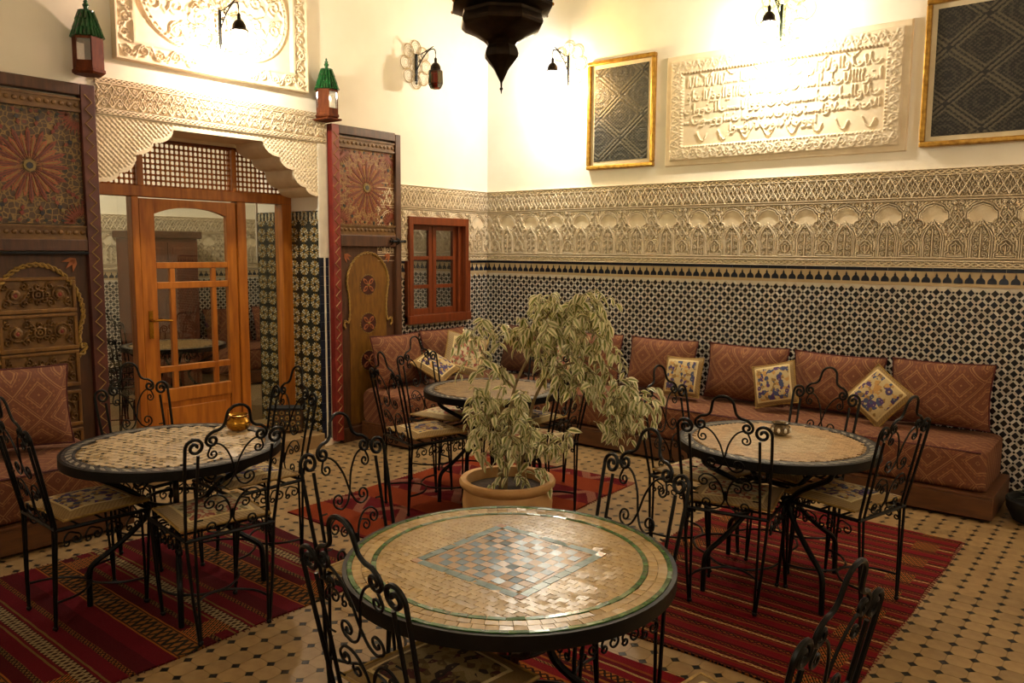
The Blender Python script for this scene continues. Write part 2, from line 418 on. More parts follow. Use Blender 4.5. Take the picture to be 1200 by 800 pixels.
# relief carving: a height field raised along strokes
def carve(X, Z, strokes, H=None):
    if H is None: H = np.zeros_like(X)
    for pts, w, h in strokes:
        P = np.array(pts, float); seg = []
        for a, b in zip(P[:-1], P[1:]):
            k = max(2, int(np.hypot(*(b - a)) / (w * 0.5)) + 1); seg.append(a + (b - a) * np.linspace(0, 1, k)[:, None])
        P = np.concatenate(seg) if seg else P
        x0, z0 = P.min(0) - w; x1, z1 = P.max(0) + w
        m = (X >= x0) & (X <= x1) & (Z >= z0) & (Z <= z1)
        if not m.any(): continue
        xs, zs = X[m], Z[m]; d = np.full(xs.shape, 9e9)
        for i in range(0, len(P), 400):
            q = P[i:i + 400]; d = np.minimum(d, ((xs[:, None] - q[:, 0]) ** 2 + (zs[:, None] - q[:, 1]) ** 2).min(1))
        d = np.sqrt(d); H[m] = np.maximum(H[m], h * np.clip((1 - (d / w) ** 2) * 2.2, 0, 1) ** 0.8)
    return H
def fill_ground(X, Z, strokes, H, groove, h):
    # the ground between the ribs stands up again as flat leaf bodies, leaving a narrow cut groove round every rib
    D = np.full_like(X, 9.0)
    for pts, w, _ in strokes:
        P = np.array(pts, float); seg = [P[:1]]
        for a, b in zip(P[:-1], P[1:]): k = max(2, int(np.hypot(*(b - a)) / .0025) + 1); seg.append(a + (b - a) * np.linspace(0, 1, k)[:, None])
        P = np.concatenate(seg); x0, z0 = P.min(0) - .03; x1, z1 = P.max(0) + .03
        m = (X >= x0) & (X <= x1) & (Z >= z0) & (Z <= z1)
        if not m.any(): continue
        xs, zs = X[m], Z[m]; d = np.full(xs.shape, 9e9)
        for i in range(0, len(P), 400):
            q = P[i:i + 400]; d = np.minimum(d, ((xs[:, None] - q[:, 0]) ** 2 + (zs[:, None] - q[:, 1]) ** 2).min(1))
        D[m] = np.minimum(D[m], np.sqrt(d) - w)
    cut = (np.sin(X * 2 * PI / .0238 + 3 * np.sin(Z * 2 * PI / .09)) * np.sin(Z * 2 * PI / .031 + 1.0)) < -.45
    return np.where((D > groove) & (H < h * .5) & ~cut, h, H)
def circ(c, r, n=16): return [(c[0] + r * math.cos(2 * PI * i / n), c[1] + r * math.sin(2 * PI * i / n)) for i in range(n + 1)]
def rope(x0, x1, zc, amp, per):
    xs = np.arange(x0, x1 + 1e-6, per / 12)
    return [([(x, zc + amp * math.sin(2 * PI * x / per)) for x in xs], amp * 0.62, 0.012), ([(x, zc - amp * math.sin(2 * PI * x / per)) for x in xs], amp * 0.62, 0.012)]

# ================================================================== SETTING
PY0, PY1, PZ = 2.31, 4.0, 2.42            # portal opening in the left wall
WY0, WY1, WZ0, WZ1 = 4.96, 5.67, 0.98, 1.86   # window hole
X2 = -8.9                                  # far wall of the room behind the door
XB = -6.08
def parts_inst(name, me, parent, places):
    for loc, rz in places: put(name, me, parent, loc, (0, 0, rz))

b = MB()
for y0, y1, z0, z1 in ((YF - .15, PY0, 0, ZC), (PY1, WY0, 0, ZC), (WY1, 6.75, 0, ZC), (PY0, PY1, PZ, ZC), (WY0, WY1, 0, WZ0), (WY0, WY1, WZ1, ZC)):
    b.box(XB, XL, y0, y1, z0, z1)
wall_left = struct(b.build('wall_left', 'plaster', smooth=False))
wall_back = struct(box('wall_back', 'plaster', (XL, XR + .15, YB, YB + .15, 0, ZC)))
wall_right = struct(box('wall_right', 'plaster', (XR, XR + .15, YF, YB, 0, ZC)))
wall_front = struct(box('wall_front', 'plaster', (XL, XR + .15, YF - .15, YF, 0, ZC)))
ceiling = struct(box('ceiling', 'ceiling_plaster', (X2 - .15, XR + .15, YF - .15, 6.75, ZC, ZC + .12)))
floor = struct(box('floor', 'grout', (X2 - .15, XR + .15, YF - .15, 6.75, -.15, -.005)))
wall_far = struct(box('wall_far', 'plaster', (X2 - .15, X2, .3, 6.75, 0, ZC)))
wall_end = struct(box('wall_end', 'plaster', (X2, XB, 6.6, 6.75, 0, ZC)))
wall_near_end = struct(box('wall_near', 'plaster', (X2, XB, .3, .45, 0, ZC)))

# ---- floor: octagons with a dark dot at every corner
FPXX, FPY, FX0, FY0 = 0.0915, 0.0945, -0.745, 3.209
hx, hy, ct = FPXX / 2 - .0006, FPY / 2 - .0006, .0195
octp = [(-hx + ct, -hy), (hx - ct, -hy), (hx, -hy + ct), (hx, hy - ct), (hx - ct, hy), (-hx + ct, hy), (-hx, hy - ct), (-hx, -hy + ct)]
dd = ct - .0012
dotp = [(0, -dd), (dd, 0), (0, dd), (-dd, 0)]
def tileprism(poly, h=.005):
    m = MB(); n = len(poly)
    m.add([(x, y, -h) for x, y in poly] + [(x, y, 0) for x, y in poly], [tuple(range(n, 2 * n))] + [(i, (i + 1) % n, n + (i + 1) % n, n + i) for i in range(n)])
    return m
oct_me = tileprism(octp).mesh('floor_tile', 'floor_tile', False, recalc=False)
dot_me = tileprism(dotp).mesh('floor_dot', 'floor_dot', False, recalc=False)
g = G('floor_tile_field'); x, y, z = g.xyz()
wn = g.new('ShaderNodeTexWhiteNoise'); wn.noise_dimensions = '2D'
g.link(g.vec(((x - FX0) / FPXX).fl(), ((y - FY0) / FPY).fl(), 0.0), wn.inputs['Vector'])
n = g.noise(16, 4); c = g.mix(g.ramp(n, [(.3, (0, 0, 0)), (.7, (1, 1, 1))]), '#8a6c45', '#9d8056')
g.out(g.mix(1.0, c, g.ramp(E(g, wn.outputs[0]), [(0, (.78,) * 3), (1, (1, 1, 1))]), 'MULTIPLY'), .42, 0, n, .0008); MT['floor_tile_field'] = g.m
RUGS = [(-4.27, -2.89, .3, 2.6), (-2.05, -.77, 2.8, 4.93), (-2.15, -.85, .55, 2.62), (-4.06, -2.72, 2.82, 4.72)]
def onrug(x, y, m=.06): return any(a + m < x < b_ - m and c_ + m < y < d_ - m for a, b_, c_, d_ in RUGS)
def inview(x, y, z=0, mg=20):
    v = Vector((x, y, z)) - Vector((0, 0, CAMZ)); d = v.dot(fwv)
    if d < .2: return False
    px = 600 + FPX * v.dot(rgv) / d; py = 400 - FPX * v.dot(upv) / d
    return -mg < px < 1200 + mg and -mg < py < 800 + mg
cellsO, cellsD = [], []
for i in range(-58, 28):
    for j in range(-55, 36):
        X, Y = FX0 + i * FPXX, FY0 + j * FPY
        for L, xx, yy in ((cellsD, X, Y), (cellsO, X + FPXX / 2, Y + FPY / 2)):
            if XL - .0 < xx < XR and YF < yy < YB or (XB - 3 < xx <= XL and PY0 - .0 < yy < PY1): L.append((xx, yy))
for L, me, nm, fm in ((cellsO, oct_me, 'floor_tile', 'floor_tile_field'), (cellsD, dot_me, 'floor_dot', 'floor_dot')):
    vis = sorted([p for p in L if inview(*p) and not onrug(*p)], key=lambda p: p[0] ** 2 + p[1] ** 2)
    near = vis[:300]; ns = set(near)
    for p in near: put(nm, me, floor, (p[0], p[1], 0))
    m = MB(); poly = octp if nm == 'floor_tile' else dotp; k = len(poly)
    for p in L:
        if p not in ns: m.add([(p[0] + a, p[1] + q, 0) for a, q in poly], [tuple(range(k))])
    o = m.build(nm + '_field', fm, floor, False, recalc=False); o['kind'] = 'stuff'

# ---- dado: zellige of dark diamonds, white lozenges and small dark squares
ZPX, ZPZ, ZTOP = .0692, .0732, 1.374
def zellige(length, skip=None, x0=0.0):
    m = MB(); D = [lin(c) for c in ('#0c0d12', '#10140f', '#1c100a', '#0a1220', '#0f1012', '#17130c')]
    Wh = [lin(c) for c in ('#e9e2d4', '#e0d6c6', '#eee8dc', '#e2d4c4', '#d8ccba', '#e6d6c4')]
    ni, nj = int(round(length / ZPX)), int(ZTOP / ZPZ) + 1
    def tile(poly, c, y):
        if any(p[1] < 0.004 for p in poly): return
        if skip and skip(poly[0][0], poly[0][1]): return
        n = len(poly)
        m.add([(a, -.001, q) for a, q in poly] + [(a, y, q) for a, q in poly], [tuple(range(n, 2 * n))] + [(i, (i + 1) % n, n + (i + 1) % n, n + i) for i in range(n)], c)
    e = Vector((-ZPX, ZPZ)).normalized()
    for i in range(ni):
        for j in range(nj):
            for s in (0, .5):
                cx, cz = x0 + (i + .25 + s) * ZPX, ZTOP - (j + .5 + s) * ZPZ
                a, q = .0228, .0242
                tile([(cx - a, cz), (cx, cz - q), (cx + a, cz), (cx, cz + q)], random.choice(D), -.005 - random.random() * .001)
                for sg in (1, -1):
                    hc = Vector((cx + ZPX / 4, cz + sg * ZPZ / 4)); ee = Vector((-ZPX, sg * ZPZ)).normalized(); pp = Vector((ee.y, -ee.x)); w = .0074
                    P = [hc + ee * .0172, hc + ee * .0152 + pp * w, hc - ee * .0152 + pp * w, hc - ee * .0172, hc - ee * .0152 - pp * w, hc + ee * .0152 - pp * w]
                    k = .8 + .2 * random.random(); c = random.choice(Wh)
                    tile([(p.x, p.y) for p in P], tuple(v * k for v in c), -.0055 - random.random() * .001)
                for cx2, cz2 in ((cx + ZPX / 2, cz),):
                    t = .0072; tile([(cx2 - t, cz2 - t), (cx2 + t, cz2 - t), (cx2 + t, cz2 + t), (cx2 - t, cz2 + t)], random.choice(D), -.0045)
    return m
SEG = 15 * ZPX
zseg = zellige(SEG).mesh('zellige_tiles', 'tile_attr', False, recalc=False)
gro = MB().box(0, SEG, -.0012, 0, 0, 1.378).mesh('dado_grout', 'white_trim', False)
def mero():
    p = [(-.026, 0), (.026, 0), (.027, .011), (.0245, .023), (.0175, .033), (.009, .039), (.0062, .043), (.0078, .049), (.0042, .057), (0, .069)]
    return p + [(-a, q) for a, q in reversed(p[2:-1])]
merme = MB().prism(mero(), -.0075, 0, 'y').mesh('merlon', 'blue_trim', False)
borme = MB().box(.0, .139, -.0085, 0, 0, .022).mesh('border_tile', 'blue_trim', False)
whit = MB().box(0, SEG, -.004, 0, 1.398, 1.476).box(0, SEG, -.009, 0, 1.3775, 1.398).mesh('white_border', 'beige_trim', False)
def dado(parent, x, y, rz, segs, zmesh=None, mer=True, merstuff=False):
    dx, dy = math.cos(rz), math.sin(rz)
    for k in range(segs):
        loc = (x + dx * SEG * k, y + dy * SEG * k, 0)
        put('zellige_tiles', zseg, parent, loc, (0, 0, rz))['kind'] = 'stuff'
        put('dado_grout', gro, parent, loc, (0, 0, rz)); put('white_border', whit, parent, loc, (0, 0, rz))
    L = segs * SEG
    if merstuff:
        mm = MB()
        for i in range(int(L / .0655)): mm.prism([(a + (i + .5) * .0655, q + 1.4) for a, q in mero()], -.0075, 0, 'y')
        o = put('merlon_row', mm.mesh('merlon_row', 'blue_trim', False), parent, (x, y, 0), (0, 0, rz)); o['kind'] = 'stuff'
    else:
        for i in range(int(L / .0655)): put('merlon', merme, parent, (x + dx * (i + .5) * .0655, y + dy * (i + .5) * .0655, 1.4), (0, 0, rz))
    for i in range(int(L / .143)): put('border_tile', borme, parent, (x + dx * i * .143, y + dy * i * .143, 1.476), (0, 0, rz))
dado(wall_back, XL, YB, 0, 5)
# left wall, right of the painted door leaf; the window frame interrupts it
b = MB()
x0, L = 4.78, YB - 4.78
def wskip(x, z): return WY0 - .06 < x < WY1 + .1 and z > WZ0 - .07
o = put('zellige_tiles', zellige(L, wskip, x0).mesh('zellige_tiles', 'tile_attr', False, recalc=False), wall_left, (XL, 0, 0), (0, 0, PI / 2)); o['kind'] = 'stuff'
b = MB()
for a, q in ((x0, WY0), (WY1, YB)): b.box(a, q, -.0012, 0, 0, 1.378).box(a, q, -.004, 0, 1.398, 1.476).box(a, q, -.009, 0, 1.3775, 1.398)
b.box(WY0, WY1, -.0012, 0, 0, WZ0)
o = put('dado_grout', b.mesh('dado_grout', 'beige_trim', False), wall_left, (XL, 0, 0), (0, 0, PI / 2))
yy = YB - .033
while yy > x0:
    if not (WY0 - .06 < yy < WY1 + .09): put('merlon', merme, wall_left, (XL, yy, 1.4), (0, 0, PI / 2))
    yy -= .0655
put('border_tile', borme, wall_left, (XL, YB - .15, 1.476), (0, 0, PI / 2)); put('border_tile', borme, wall_left, (XL, YB - .293, 1.476), (0, 0, PI / 2)); put('border_tile', borme, wall_left, (XL, 4.79, 1.476), (0, 0, PI / 2))
dado(wall_far, X2, .45, PI / 2, 6, merstuff=True)
dado(wall_end, X2, 6.6, 0, 3, merstuff=True)

# ---- carved stucco frieze, one mesh per repeat
P = .2855
xs = np.linspace(-P / 2, P / 2, 121); zs = np.linspace(1.499, 2.162, 261)
Xg, Zg = np.meshgrid(xs, zs); S = []
hh = .017
S += rope(-P / 2, P / 2, 2.140, .011, P / 3) + rope(-P / 2, P / 2, 1.525, .011, P / 3)
for z, w in ((2.158, .004), (2.119, .0045), (1.973, .0045), (1.956, .0045), (1.567, .0045), (1.547, .004), (1.503, .004)): S.append(([(-P / 2, z), (P / 2, z)], w, hh))
for u0 in (-P / 2, 0, P / 2):
    for s in (1, -1):
        S.append(([(u0, 2.113), (u0 + s * P / 4, 1.98)], .0045, hh)); S.append(([(u0, 1.98), (u0 + s * P / 4, 2.113)], .0045, hh))
        S.append((crom([(u0, 2.105), (u0 + s * .011, 2.075), (u0, 2.047), (u0 + s * .011, 2.02), (u0, 1.99)]), .0035, hh))
for u0 in (-P / 4, P / 4):
    for s in (1, -1):
        S.append((crom([(u0, 2.11), (u0 + s * .012, 2.07), (u0, 2.047), (u0 + s * .012, 2.02), (u0, 1.985)]), .0035, hh))
        for t in (1, -1):
            S.append((spiral((u0 + s * .040, 2.046 + t * .036), .017, .004, 90 * s, 430 * s * t, 26), .0038, hh))
            S.append((circ((u0 + s * .036, 2.046 + t * .009), .0065, 8), .004, hh))
for s in (1, -1):
    for o_, w in ((.054, .0045), (.066, .004)):
        S.append((crom([(s * o_, 1.567), (s * o_, 1.66), (s * (o_ + .002), 1.70), (s * (o_ - .012), 1.745), (s * .018, 1.785), (0, 1.815 + (o_ - .054) * .6)]), w, hh))
    S.append((crom([(s * .085, 1.825), (s * .083, 1.865), (s * .066, 1.880), (s * .052, 1.902), (s * .02, 1.915), (0, 1.922)]), .0045, hh))
    S.append((crom([(s * .098, 1.83), (s * .094, 1.875), (s * .074, 1.895), (s * .055, 1.918), (s * .02, 1.932), (0, 1.938)]), .004, hh))
    S.append((crom([(s * .085, 1.825), (s * .066, 1.815), (s * .058, 1.79)]), .004, hh))
    for (cx, cz, r, a) in ((.026, 1.592, .019, -90), (.028, 1.64, .019, 200), (.026, 1.69, .018, -60), (.022, 1.737, .014, 90), (.086, 1.79, .016, 90), (.118, 1.935, .013, 0), (.10, 1.75, .014, 200), (.124, 1.895, .014, 60)):
        S.append((spiral((s * cx, cz), r, .004, a if s > 0 else 180 - a, 440 * s, 26), .0036, hh))
        S.append(([(s * cx, cz), (s * cx + .0005, cz)], .005, hh))
    q = s * P / 2
    S.append(([(q - s * .062, 1.575), (q - s * .062, 1.60), (q - s * .044, 1.612), (q - s * .044, 1.655), (q - s * .03, 1.665), (q - s * .018, 1.683), (q, 1.69)], .0042, hh))
    S.append(([(q - s * .05, 1.58), (q, 1.58)], .004, hh))
    S.append((crom([(q, 1.60), (q - s * .02, 1.615), (q - s * .026, 1.645), (q - s * .008, 1.66), (q, 1.672)]), .0036, hh)); S.append(([(q, 1.59), (q, 1.65)], .004, hh))
    S.append(([(q, 1.70), (q - s * .052, 1.775), (q - s * .028, 1.81), (q, 1.86)], .0042, hh)); S.append(([(q - s * .052, 1.71), (q, 1.785), (q - s * .045, 1.85), (q - s * .03, 1.90)], .0042, hh))
    S.append((circ((q, 1.745), .013, 10), .0035, hh)); S.append((circ((q, 1.82), .012, 10), .0035, hh)); S.append((spiral((q - s * .017, 1.93), .015, .003, 0, 400 * s, 22), .0036, hh))
    S.append(([(q - s * .03, 1.745), (q - s * .029, 1.745)], .008, hh))
S.append(([(0, 1.575), (0, 1.76)], .0045, hh)); S.append((circ((0, 1.79), .009, 8), .004, hh))
H = np.zeros_like(Xg)
# plain lobed cartouche
cart = ((Xg / .083) ** 2 + ((Zg - 1.845) / .072) ** 2 < 1) & (Zg > 1.815 - np.abs(Xg) * 0.35) & (Zg > 1.80)
H[cart] = .010
H = .002 + fill_ground(Xg, Zg, S, carve(Xg, Zg, S, H), .0052, .0125); H *= 1.7; H[0, :] = 0; H[-1, :] = 0
pan_me = MB().height(xs, zs, H).mesh('carved_panel', 'stucco', ang=35)
def frieze(parent, x, y, rz, n, first=.5):
    for k in range(n): put('carved_panel', pan_me, parent, (x + math.cos(rz) * (k + first) * P, y + math.sin(rz) * (k + first) * P, 0), (0, 0, rz))
frieze(wall_back, -1.281 - 14 * P + .04, YB, 0, 22, 0)
for k in range(5):
    yc = YB - .17 - k * P
    if yc > 4.7:
        U = Xg + yc; cut = (U > WY0 - .02) & (U < WY1 + .02) & (Zg < WZ1 + .02)
        put('carved_panel', MB().height(xs, zs, H, ~cut[:-1, :-1]).mesh('carved_panel', 'stucco', ang=80) if cut.any() else pan_me, wall_left, (XL, yc, 0), (0, 0, PI / 2))
frieze(wall_far, X2, .45, PI / 2, 21); frieze(wall_end, X2, 6.6, 0, 10)

for o in list(wall_far.children) + list(wall_end.children): o.scale.z = .905
# ---- portal: lintel frieze, scalloped arch, jambs
PR = PI / 2
def pl(name, mb_or_me, mat=None, y=0, z=0, smooth=True, parent=None, **k):
    me = mb_or_me.mesh(name, mat, smooth, **k) if isinstance(mb_or_me, MB) else mb_or_me
    return put(name, me, parent or wall_left, (XL, y, z), (0, 0, PR))
Q = .195
xs = np.linspace(-Q / 2, Q / 2, 84); zs = np.linspace(2.425, 2.652, 98); Xg, Zg = np.meshgrid(xs, zs); S = []
S += rope(-Q / 2, Q / 2, 2.636, .008, Q / 3) + rope(-Q / 2, Q / 2, 2.446, .008, Q / 3)
for z in (2.65, 2.622, 2.614, 2.46, 2.468, 2.43): S.append(([(-Q / 2, z), (Q / 2, z)], .0035, .012))
zc = 2.541
for u0 in (-Q / 2, 0, Q / 2):
    for s in (1, -1):
        for t in (1, -1):
            S.append((crom([(u0, zc + t * .066), (u0 + s * .016, zc + t * .04), (u0, zc), ]), .004, .012))
            S.append(([(u0, zc + t * .07), (u0 + s * Q / 4, zc + t * .01), (u0 + s * Q / 2, zc + t * .07)], .0045, .012))
            S.append((spiral((u0 + s * .048, zc + t * .048), .016, .003, 0, 430 * s * t, 24), .0036, .012))
            S.append((spiral((u0 + s * .028, zc + t * .02), .012, .003, 90, 400 * s * t, 20), .0034, .012))
H = .002 + 1.3 * fill_ground(Xg, Zg, S, carve(Xg, Zg, S), .005, .009); H[0, :] = 0; H[-1, :] = 0
lint_me = MB().height(xs, zs, H).mesh('lintel_panel', 'pale_stucco', ang=80)
for k in range(9): pl('lintel_panel', lint_me, y=2.315 + (k + .5) * Q)
# scalloped profile, from the left springing to the flat crown
def prof():
    cusp = [(PY0, 2.01), (PY0 + .13, 2.075), (PY0 + .245, 2.20), (PY0 + .36, 2.285), (PY0 + .50, 2.385)]
    out = [cusp[0]]
    for (a, b_), (c_, d_) in zip(cusp[:-1], cusp[1:]):
        for t in np.linspace(0, PI / 2, 7)[1:]: out.append((a + (c_ - a) * math.sin(t), b_ + (d_ - b_) * (1 - math.cos(t))))
    return out
pf = prof(); mid = (PY0 + PY1) / 2
full = pf + [(2 * mid - a, q) for a, q in reversed(pf)]
fx, fz = [p[0] for p in full], [p[1] for p in full]
xs = np.linspace(PY0, PY1, 340); zs = np.linspace(1.995, PZ, 90); Xg, Zg = np.meshgrid(xs, zs)
arch = np.interp(xs, fx, fz)[None, :] + 0 * Zg
H = .006 * ((np.sin(Xg * 2 * PI / .034) * np.sin(Zg * 2 * PI / .034)) > -.1) * np.clip(np.abs(np.sin((Xg + Zg) * PI / .034)) + .2, 0, 1)
dE = Zg - arch; H = .002 + np.where(dE < .022, .007, H)
mask = (dE[:-1, :-1] > -.006)
pl('spandrel', MB().height(xs, zs, H, mask), 'pale_stucco', ang=80)
b = MB(); n = len(full)
b.add([(a, -.009, q) for a, q in full] + [(a, .36, q) for a, q in full], [(i, i + 1, n + i + 1, n + i) for i in range(n - 1)])
b.add([(PY0, -.009, 2.01), (PY0, .36, 2.01), (PY0, -.009, 1.995), (PY0, .36, 1.995)], [(0, 1, 3, 2)])
pl('scalloped_soffit', b, 'pale_stucco', ang=25)
pl('portal_back', MB().box(PY0, PY1, .352, .362, 2.36, PZ), 'pale_stucco', smooth=False)
# trims beside the opening
b = MB().box(PY1 - .012, PY1 + .075, -.012, 0, 1.53, 2.42); pl('white_post', b, 'white_trim', smooth=False)
b = MB()
for i in range(20): b.box(PY1 - .012, PY1 + .028, -.010, 0, .06 + i * .0735, .06 + i * .0735 + .072)
pl('blue_trim_tile', b, 'blue_trim', smooth=False)
pl('white_strip', MB().box(PY1 + .028, PY1 + .045, -.011, 0, .05, 1.53), 'white_trim', smooth=False)
b = MB()
for i in range(20): b.box(PY1 + .045, PY1 + .075, -.010, 0, .06 + i * .0735, .06 + i * .0735 + .072)
pl('blue_trim_tile', b, 'blue_trim', smooth=False)
pl('jamb_foot', MB().box(PY1, PY1 + .08, -.02, 0, 0, .05), 'plaster', smooth=False)
struct(box('trim_1', 'floor_tile', (XB + .01, XL + .02, PY0 - .0, PY1 + .0, -.004, .11), None, .006))
# mosaic jamb (faces the opening): rosettes of petals
def rosettes():
    m = MB(); p = .132; cg, cw, cd_, cb = lin('#a3823a'), lin('#c6bb9c'), lin('#141812'), lin('#1d2a2c')
    m.box(0, .40, -.002, 0, .06, 1.90, cd_)
    def T(poly, c, y): m.prism(poly, y, -.001, 'y', c)
    for i in range(3):
        for j in range(14):
            cx, cz = (i + .5) * .1335, .06 + (j + .5) * p
            T([(cx + .012 * math.cos(k * PI / 4), cz + .012 * math.sin(k * PI / 4)) for k in range(8)], cd_ if (i + j) % 2 else cb, -.006)
            for k in range(8):
                a = k * PI / 4 + PI / 8; c, s = math.cos(a), math.sin(a)
                R = lambda u, v: (cx + u * c - v * s, cz + u * s + v * c)
                T([R(.015, 0), R(.027, -.0085), R(.039, 0), R(.027, .0085)], cg if (i + j + k) % 2 else cw, -.006)
                T([R(.042, 0), R(.05, -.009), R(.062, 0), R(.05, .009)], cg if k % 2 else cw, -.0055)
            for k in range(8):
                a = k * PI / 4; c, s = math.cos(a), math.sin(a)
                R = lambda u, v: (cx + u * c - v * s, cz + u * s + v * c)
                T([R(.036, -.006), R(.060, -.004), R(.060, .004), R(.036, .006)], cw if k % 2 else cg, -.005)
    for i in range(16): m.box(.004 + i * .025, .020 + i * .025, -.006, -.001, 1.83, 1.89, cw if i % 2 else cb)
    return m
rose = rosettes().mesh('mosaic_tiles', 'tile_attr', False, recalc=True)
o = put('mosaic_tiles', rose, wall_left, (XL - .40, PY1, 0), (0, 0, 0)); o['kind'] = 'stuff'
o = put('mosaic_tiles', rose, wall_left, (XL, PY0, 0), (0, 0, PI)); o['kind'] = 'stuff'

o = put('mosaic_tiles', rose, wall_left, (XL - .855, PY1, 0), (0, 0, 0)); o['kind'] = 'stuff'
put('white_post', MB().box(XB - .012, XB, PY1 - .012, PY1 + .09, 1.5, 2.4).mesh('white_post', 'white_trim', False), wall_left)
# ---- glazed inner door with side lights and turned-wood lattice
door = bpy.data.objects.new('door_1', None); COL.objects.link(door); door.location = (XL, 0, 0); door.rotation_euler = (0, 0, PR); struct(door)
def dp(name, b, mat='pine', smooth=False, bev=.004, parent=None):
    return b.build(name, mat, parent or door, smooth, bev)
dp('beam', MB().box(PY0, PY1, .36, .46, 1.955, 2.03))
dp('frame_post', MB().box(PY0, 2.36, .36, .46, 0, 1.955)); dp('frame_post', MB().box(2.69, 2.74, .37, .45, 0, 1.955)); dp('frame_post', MB().box(3.505, 3.58, .365, .455, 0, 1.955)); dp('frame_post', MB().box(3.905, 4.0, .36, .46, 0, 1.955))
for a, q in ((2.36, 2.69), (3.58, 3.905)):
    dp('side_panel', MB().box(a, q, .40, .43, .0, .16)); dp('side_light', MB().box(a, q, .412, .416, .16, 1.955), 'door_glass', bev=0)
leaf = MB(); fy0, fy1 = .38, .425
dp('stile', MB().box(2.745, 2.855, fy0, fy1, .02, 1.945)); dp('stile', MB().box(3.42, 3.50, fy0, fy1, .02, 1.945))
cx = (2.855 + 3.42) / 2; w = (3.42 - 2.855) / 2
arcp = [(cx + w * t, 1.838 + .052 * (1 - abs(t) ** 2.4) * (1 if abs(t) < .97 else .6)) for t in np.linspace(1, -1, 17)]
dp('top_rail', MB().prism([(2.855, 1.945), (2.855, 1.838)] + list(reversed(arcp)) + [(3.42, 1.838), (3.42, 1.945)], fy0, fy1, 'y'), bev=0)
for z0, z1 in ((1.45, 1.494), (1.303, 1.352), (.692, .737)): dp('glazing_bar', MB().box(2.855, 3.42, fy0 + .004, fy1 - .004, z0, z1))
dp('rail', MB().box(2.855, 3.42, fy0, fy1, .47, .568)); dp('rail', MB().box(2.855, 3.42, fy0, fy1, .02, .12))
for x0_, x1_ in ((2.956, 2.995), (3.286, 3.322)): dp('glazing_bar', MB().box(x0_, x1_, fy0 + .006, fy1 - .006, .568, 1.45))
dp('door_panel', MB().box(2.855, 3.42, .395, .415, .12, .47).box(2.90, 3.375, .387, .415, .165, .425))
dp('door_pane', MB().box(2.855, 3.42, .401, .405, .568, 1.9), 'door_glass', bev=0)
hd = MB().box(2.782, 2.812, fy0 - .006, fy0, .95, 1.15); hd.tube([(2.797, fy0, 1.08), (2.797, fy0 - .05, 1.08)], .009, 8).tube([(2.797, fy0 - .05, 1.08), (2.86, fy0 - .055, 1.083), (2.93, fy0 - .05, 1.075)], .008, 8)
dp('handle', hd, 'brass', True, 0)
# lattice
dp('lattice_post', MB().box(2.74, 2.785, .37, .45, 2.03, 2.42)); dp('lattice_post', MB().box(3.475, 3.515, .37, .45, 2.03, 2.42)); dp('lattice_rail', MB().box(PY0, PY1, .37, .45, 2.345, 2.42), 'window_wood')
for a, q in ((PY0, 2.74), (2.785, 3.475), (3.515, PY1)):
    m = MB(); nx = max(2, int(round((q - a) / .0365))); st = (q - a) / nx
    for i in range(nx + 1): m.tube([(a + i * st, .41, 2.03), (a + i * st, .41, 2.345)], .0066, 5, False)
    for j in range(9): m.tube([(a, .41, 2.036 + j * .0385), (q, .41, 2.036 + j * .0385)], .0066, 5, False)
    for i in range(nx + 1):
        for j in range(9): m.ball((a + i * st, .41, 2.036 + j * .0385), .0135, 6, 4)
    o = dp('lattice', m, 'pine', True, 0); o['kind'] = 'stuff'

# ---- window
win = bpy.data.objects.new('window_1', None); COL.objects.link(win); win.location = (XL, 0, 0); win.rotation_euler = (0, 0, PR); struct(win)
def wp(name, b, mat='window_wood', bev=.003): return b.build(name, mat, win, False, bev)
wp('frame_side', MB().box(WY0 - .03, WY0 + .015, -.055, .10, WZ0 - .03, WZ1 + .03)); wp('frame_side', MB().box(WY1 - .015, WY1 + .03, -.055, .10, WZ0 - .03, WZ1 + .03))
wp('frame_head', MB().box(WY0 + .015, WY1 - .015, -.055, .10, WZ1 - .04, WZ1 + .03)); wp('frame_sill', MB().box(WY0 - .05, WY1 + .05, -.07, .10, WZ0 - .045, WZ0 + .03))
wp('casing', MB().box(WY1 + .03, WY1 + .065, -.045, .0, WZ0 - .03, 1.50)); wp('casing', MB().box(WY0 - .05, WY0 - .03, -.045, .0, WZ0 - .03, 1.50))
xa, xb = WY0 + .015, WY1 - .055; xm = (xa + xb) / 2
for a, q in ((xa, xm - .004), (xm + .004, xb)):
    wp('sash_stile', MB().box(a, a + .045, .03, .065, WZ0 + .03, WZ1 - .04)); wp('sash_stile', MB().box(q - .045, q, .03, .065, WZ0 + .03, WZ1 - .04))
    for z0, z1 in ((WZ0 + .03, WZ0 + .085), (1.245, 1.28), (1.505, 1.54), (WZ1 - .085, WZ1 - .04)): wp('sash_rail', MB().box(a + .045, q - .045, .032, .063, z0, z1))
    for z0, z1 in ((WZ0 + .085, 1.245), (1.28, 1.505), (1.54, WZ1 - .085)): wp('pane', MB().box(a + .045, q - .045, .045, .049, z0, z1), 'window_glass', 0)
wp('inner_jamb', MB().box(xb, WY1 - .015, .0, .09, WZ0 + .03, WZ1 - .04))

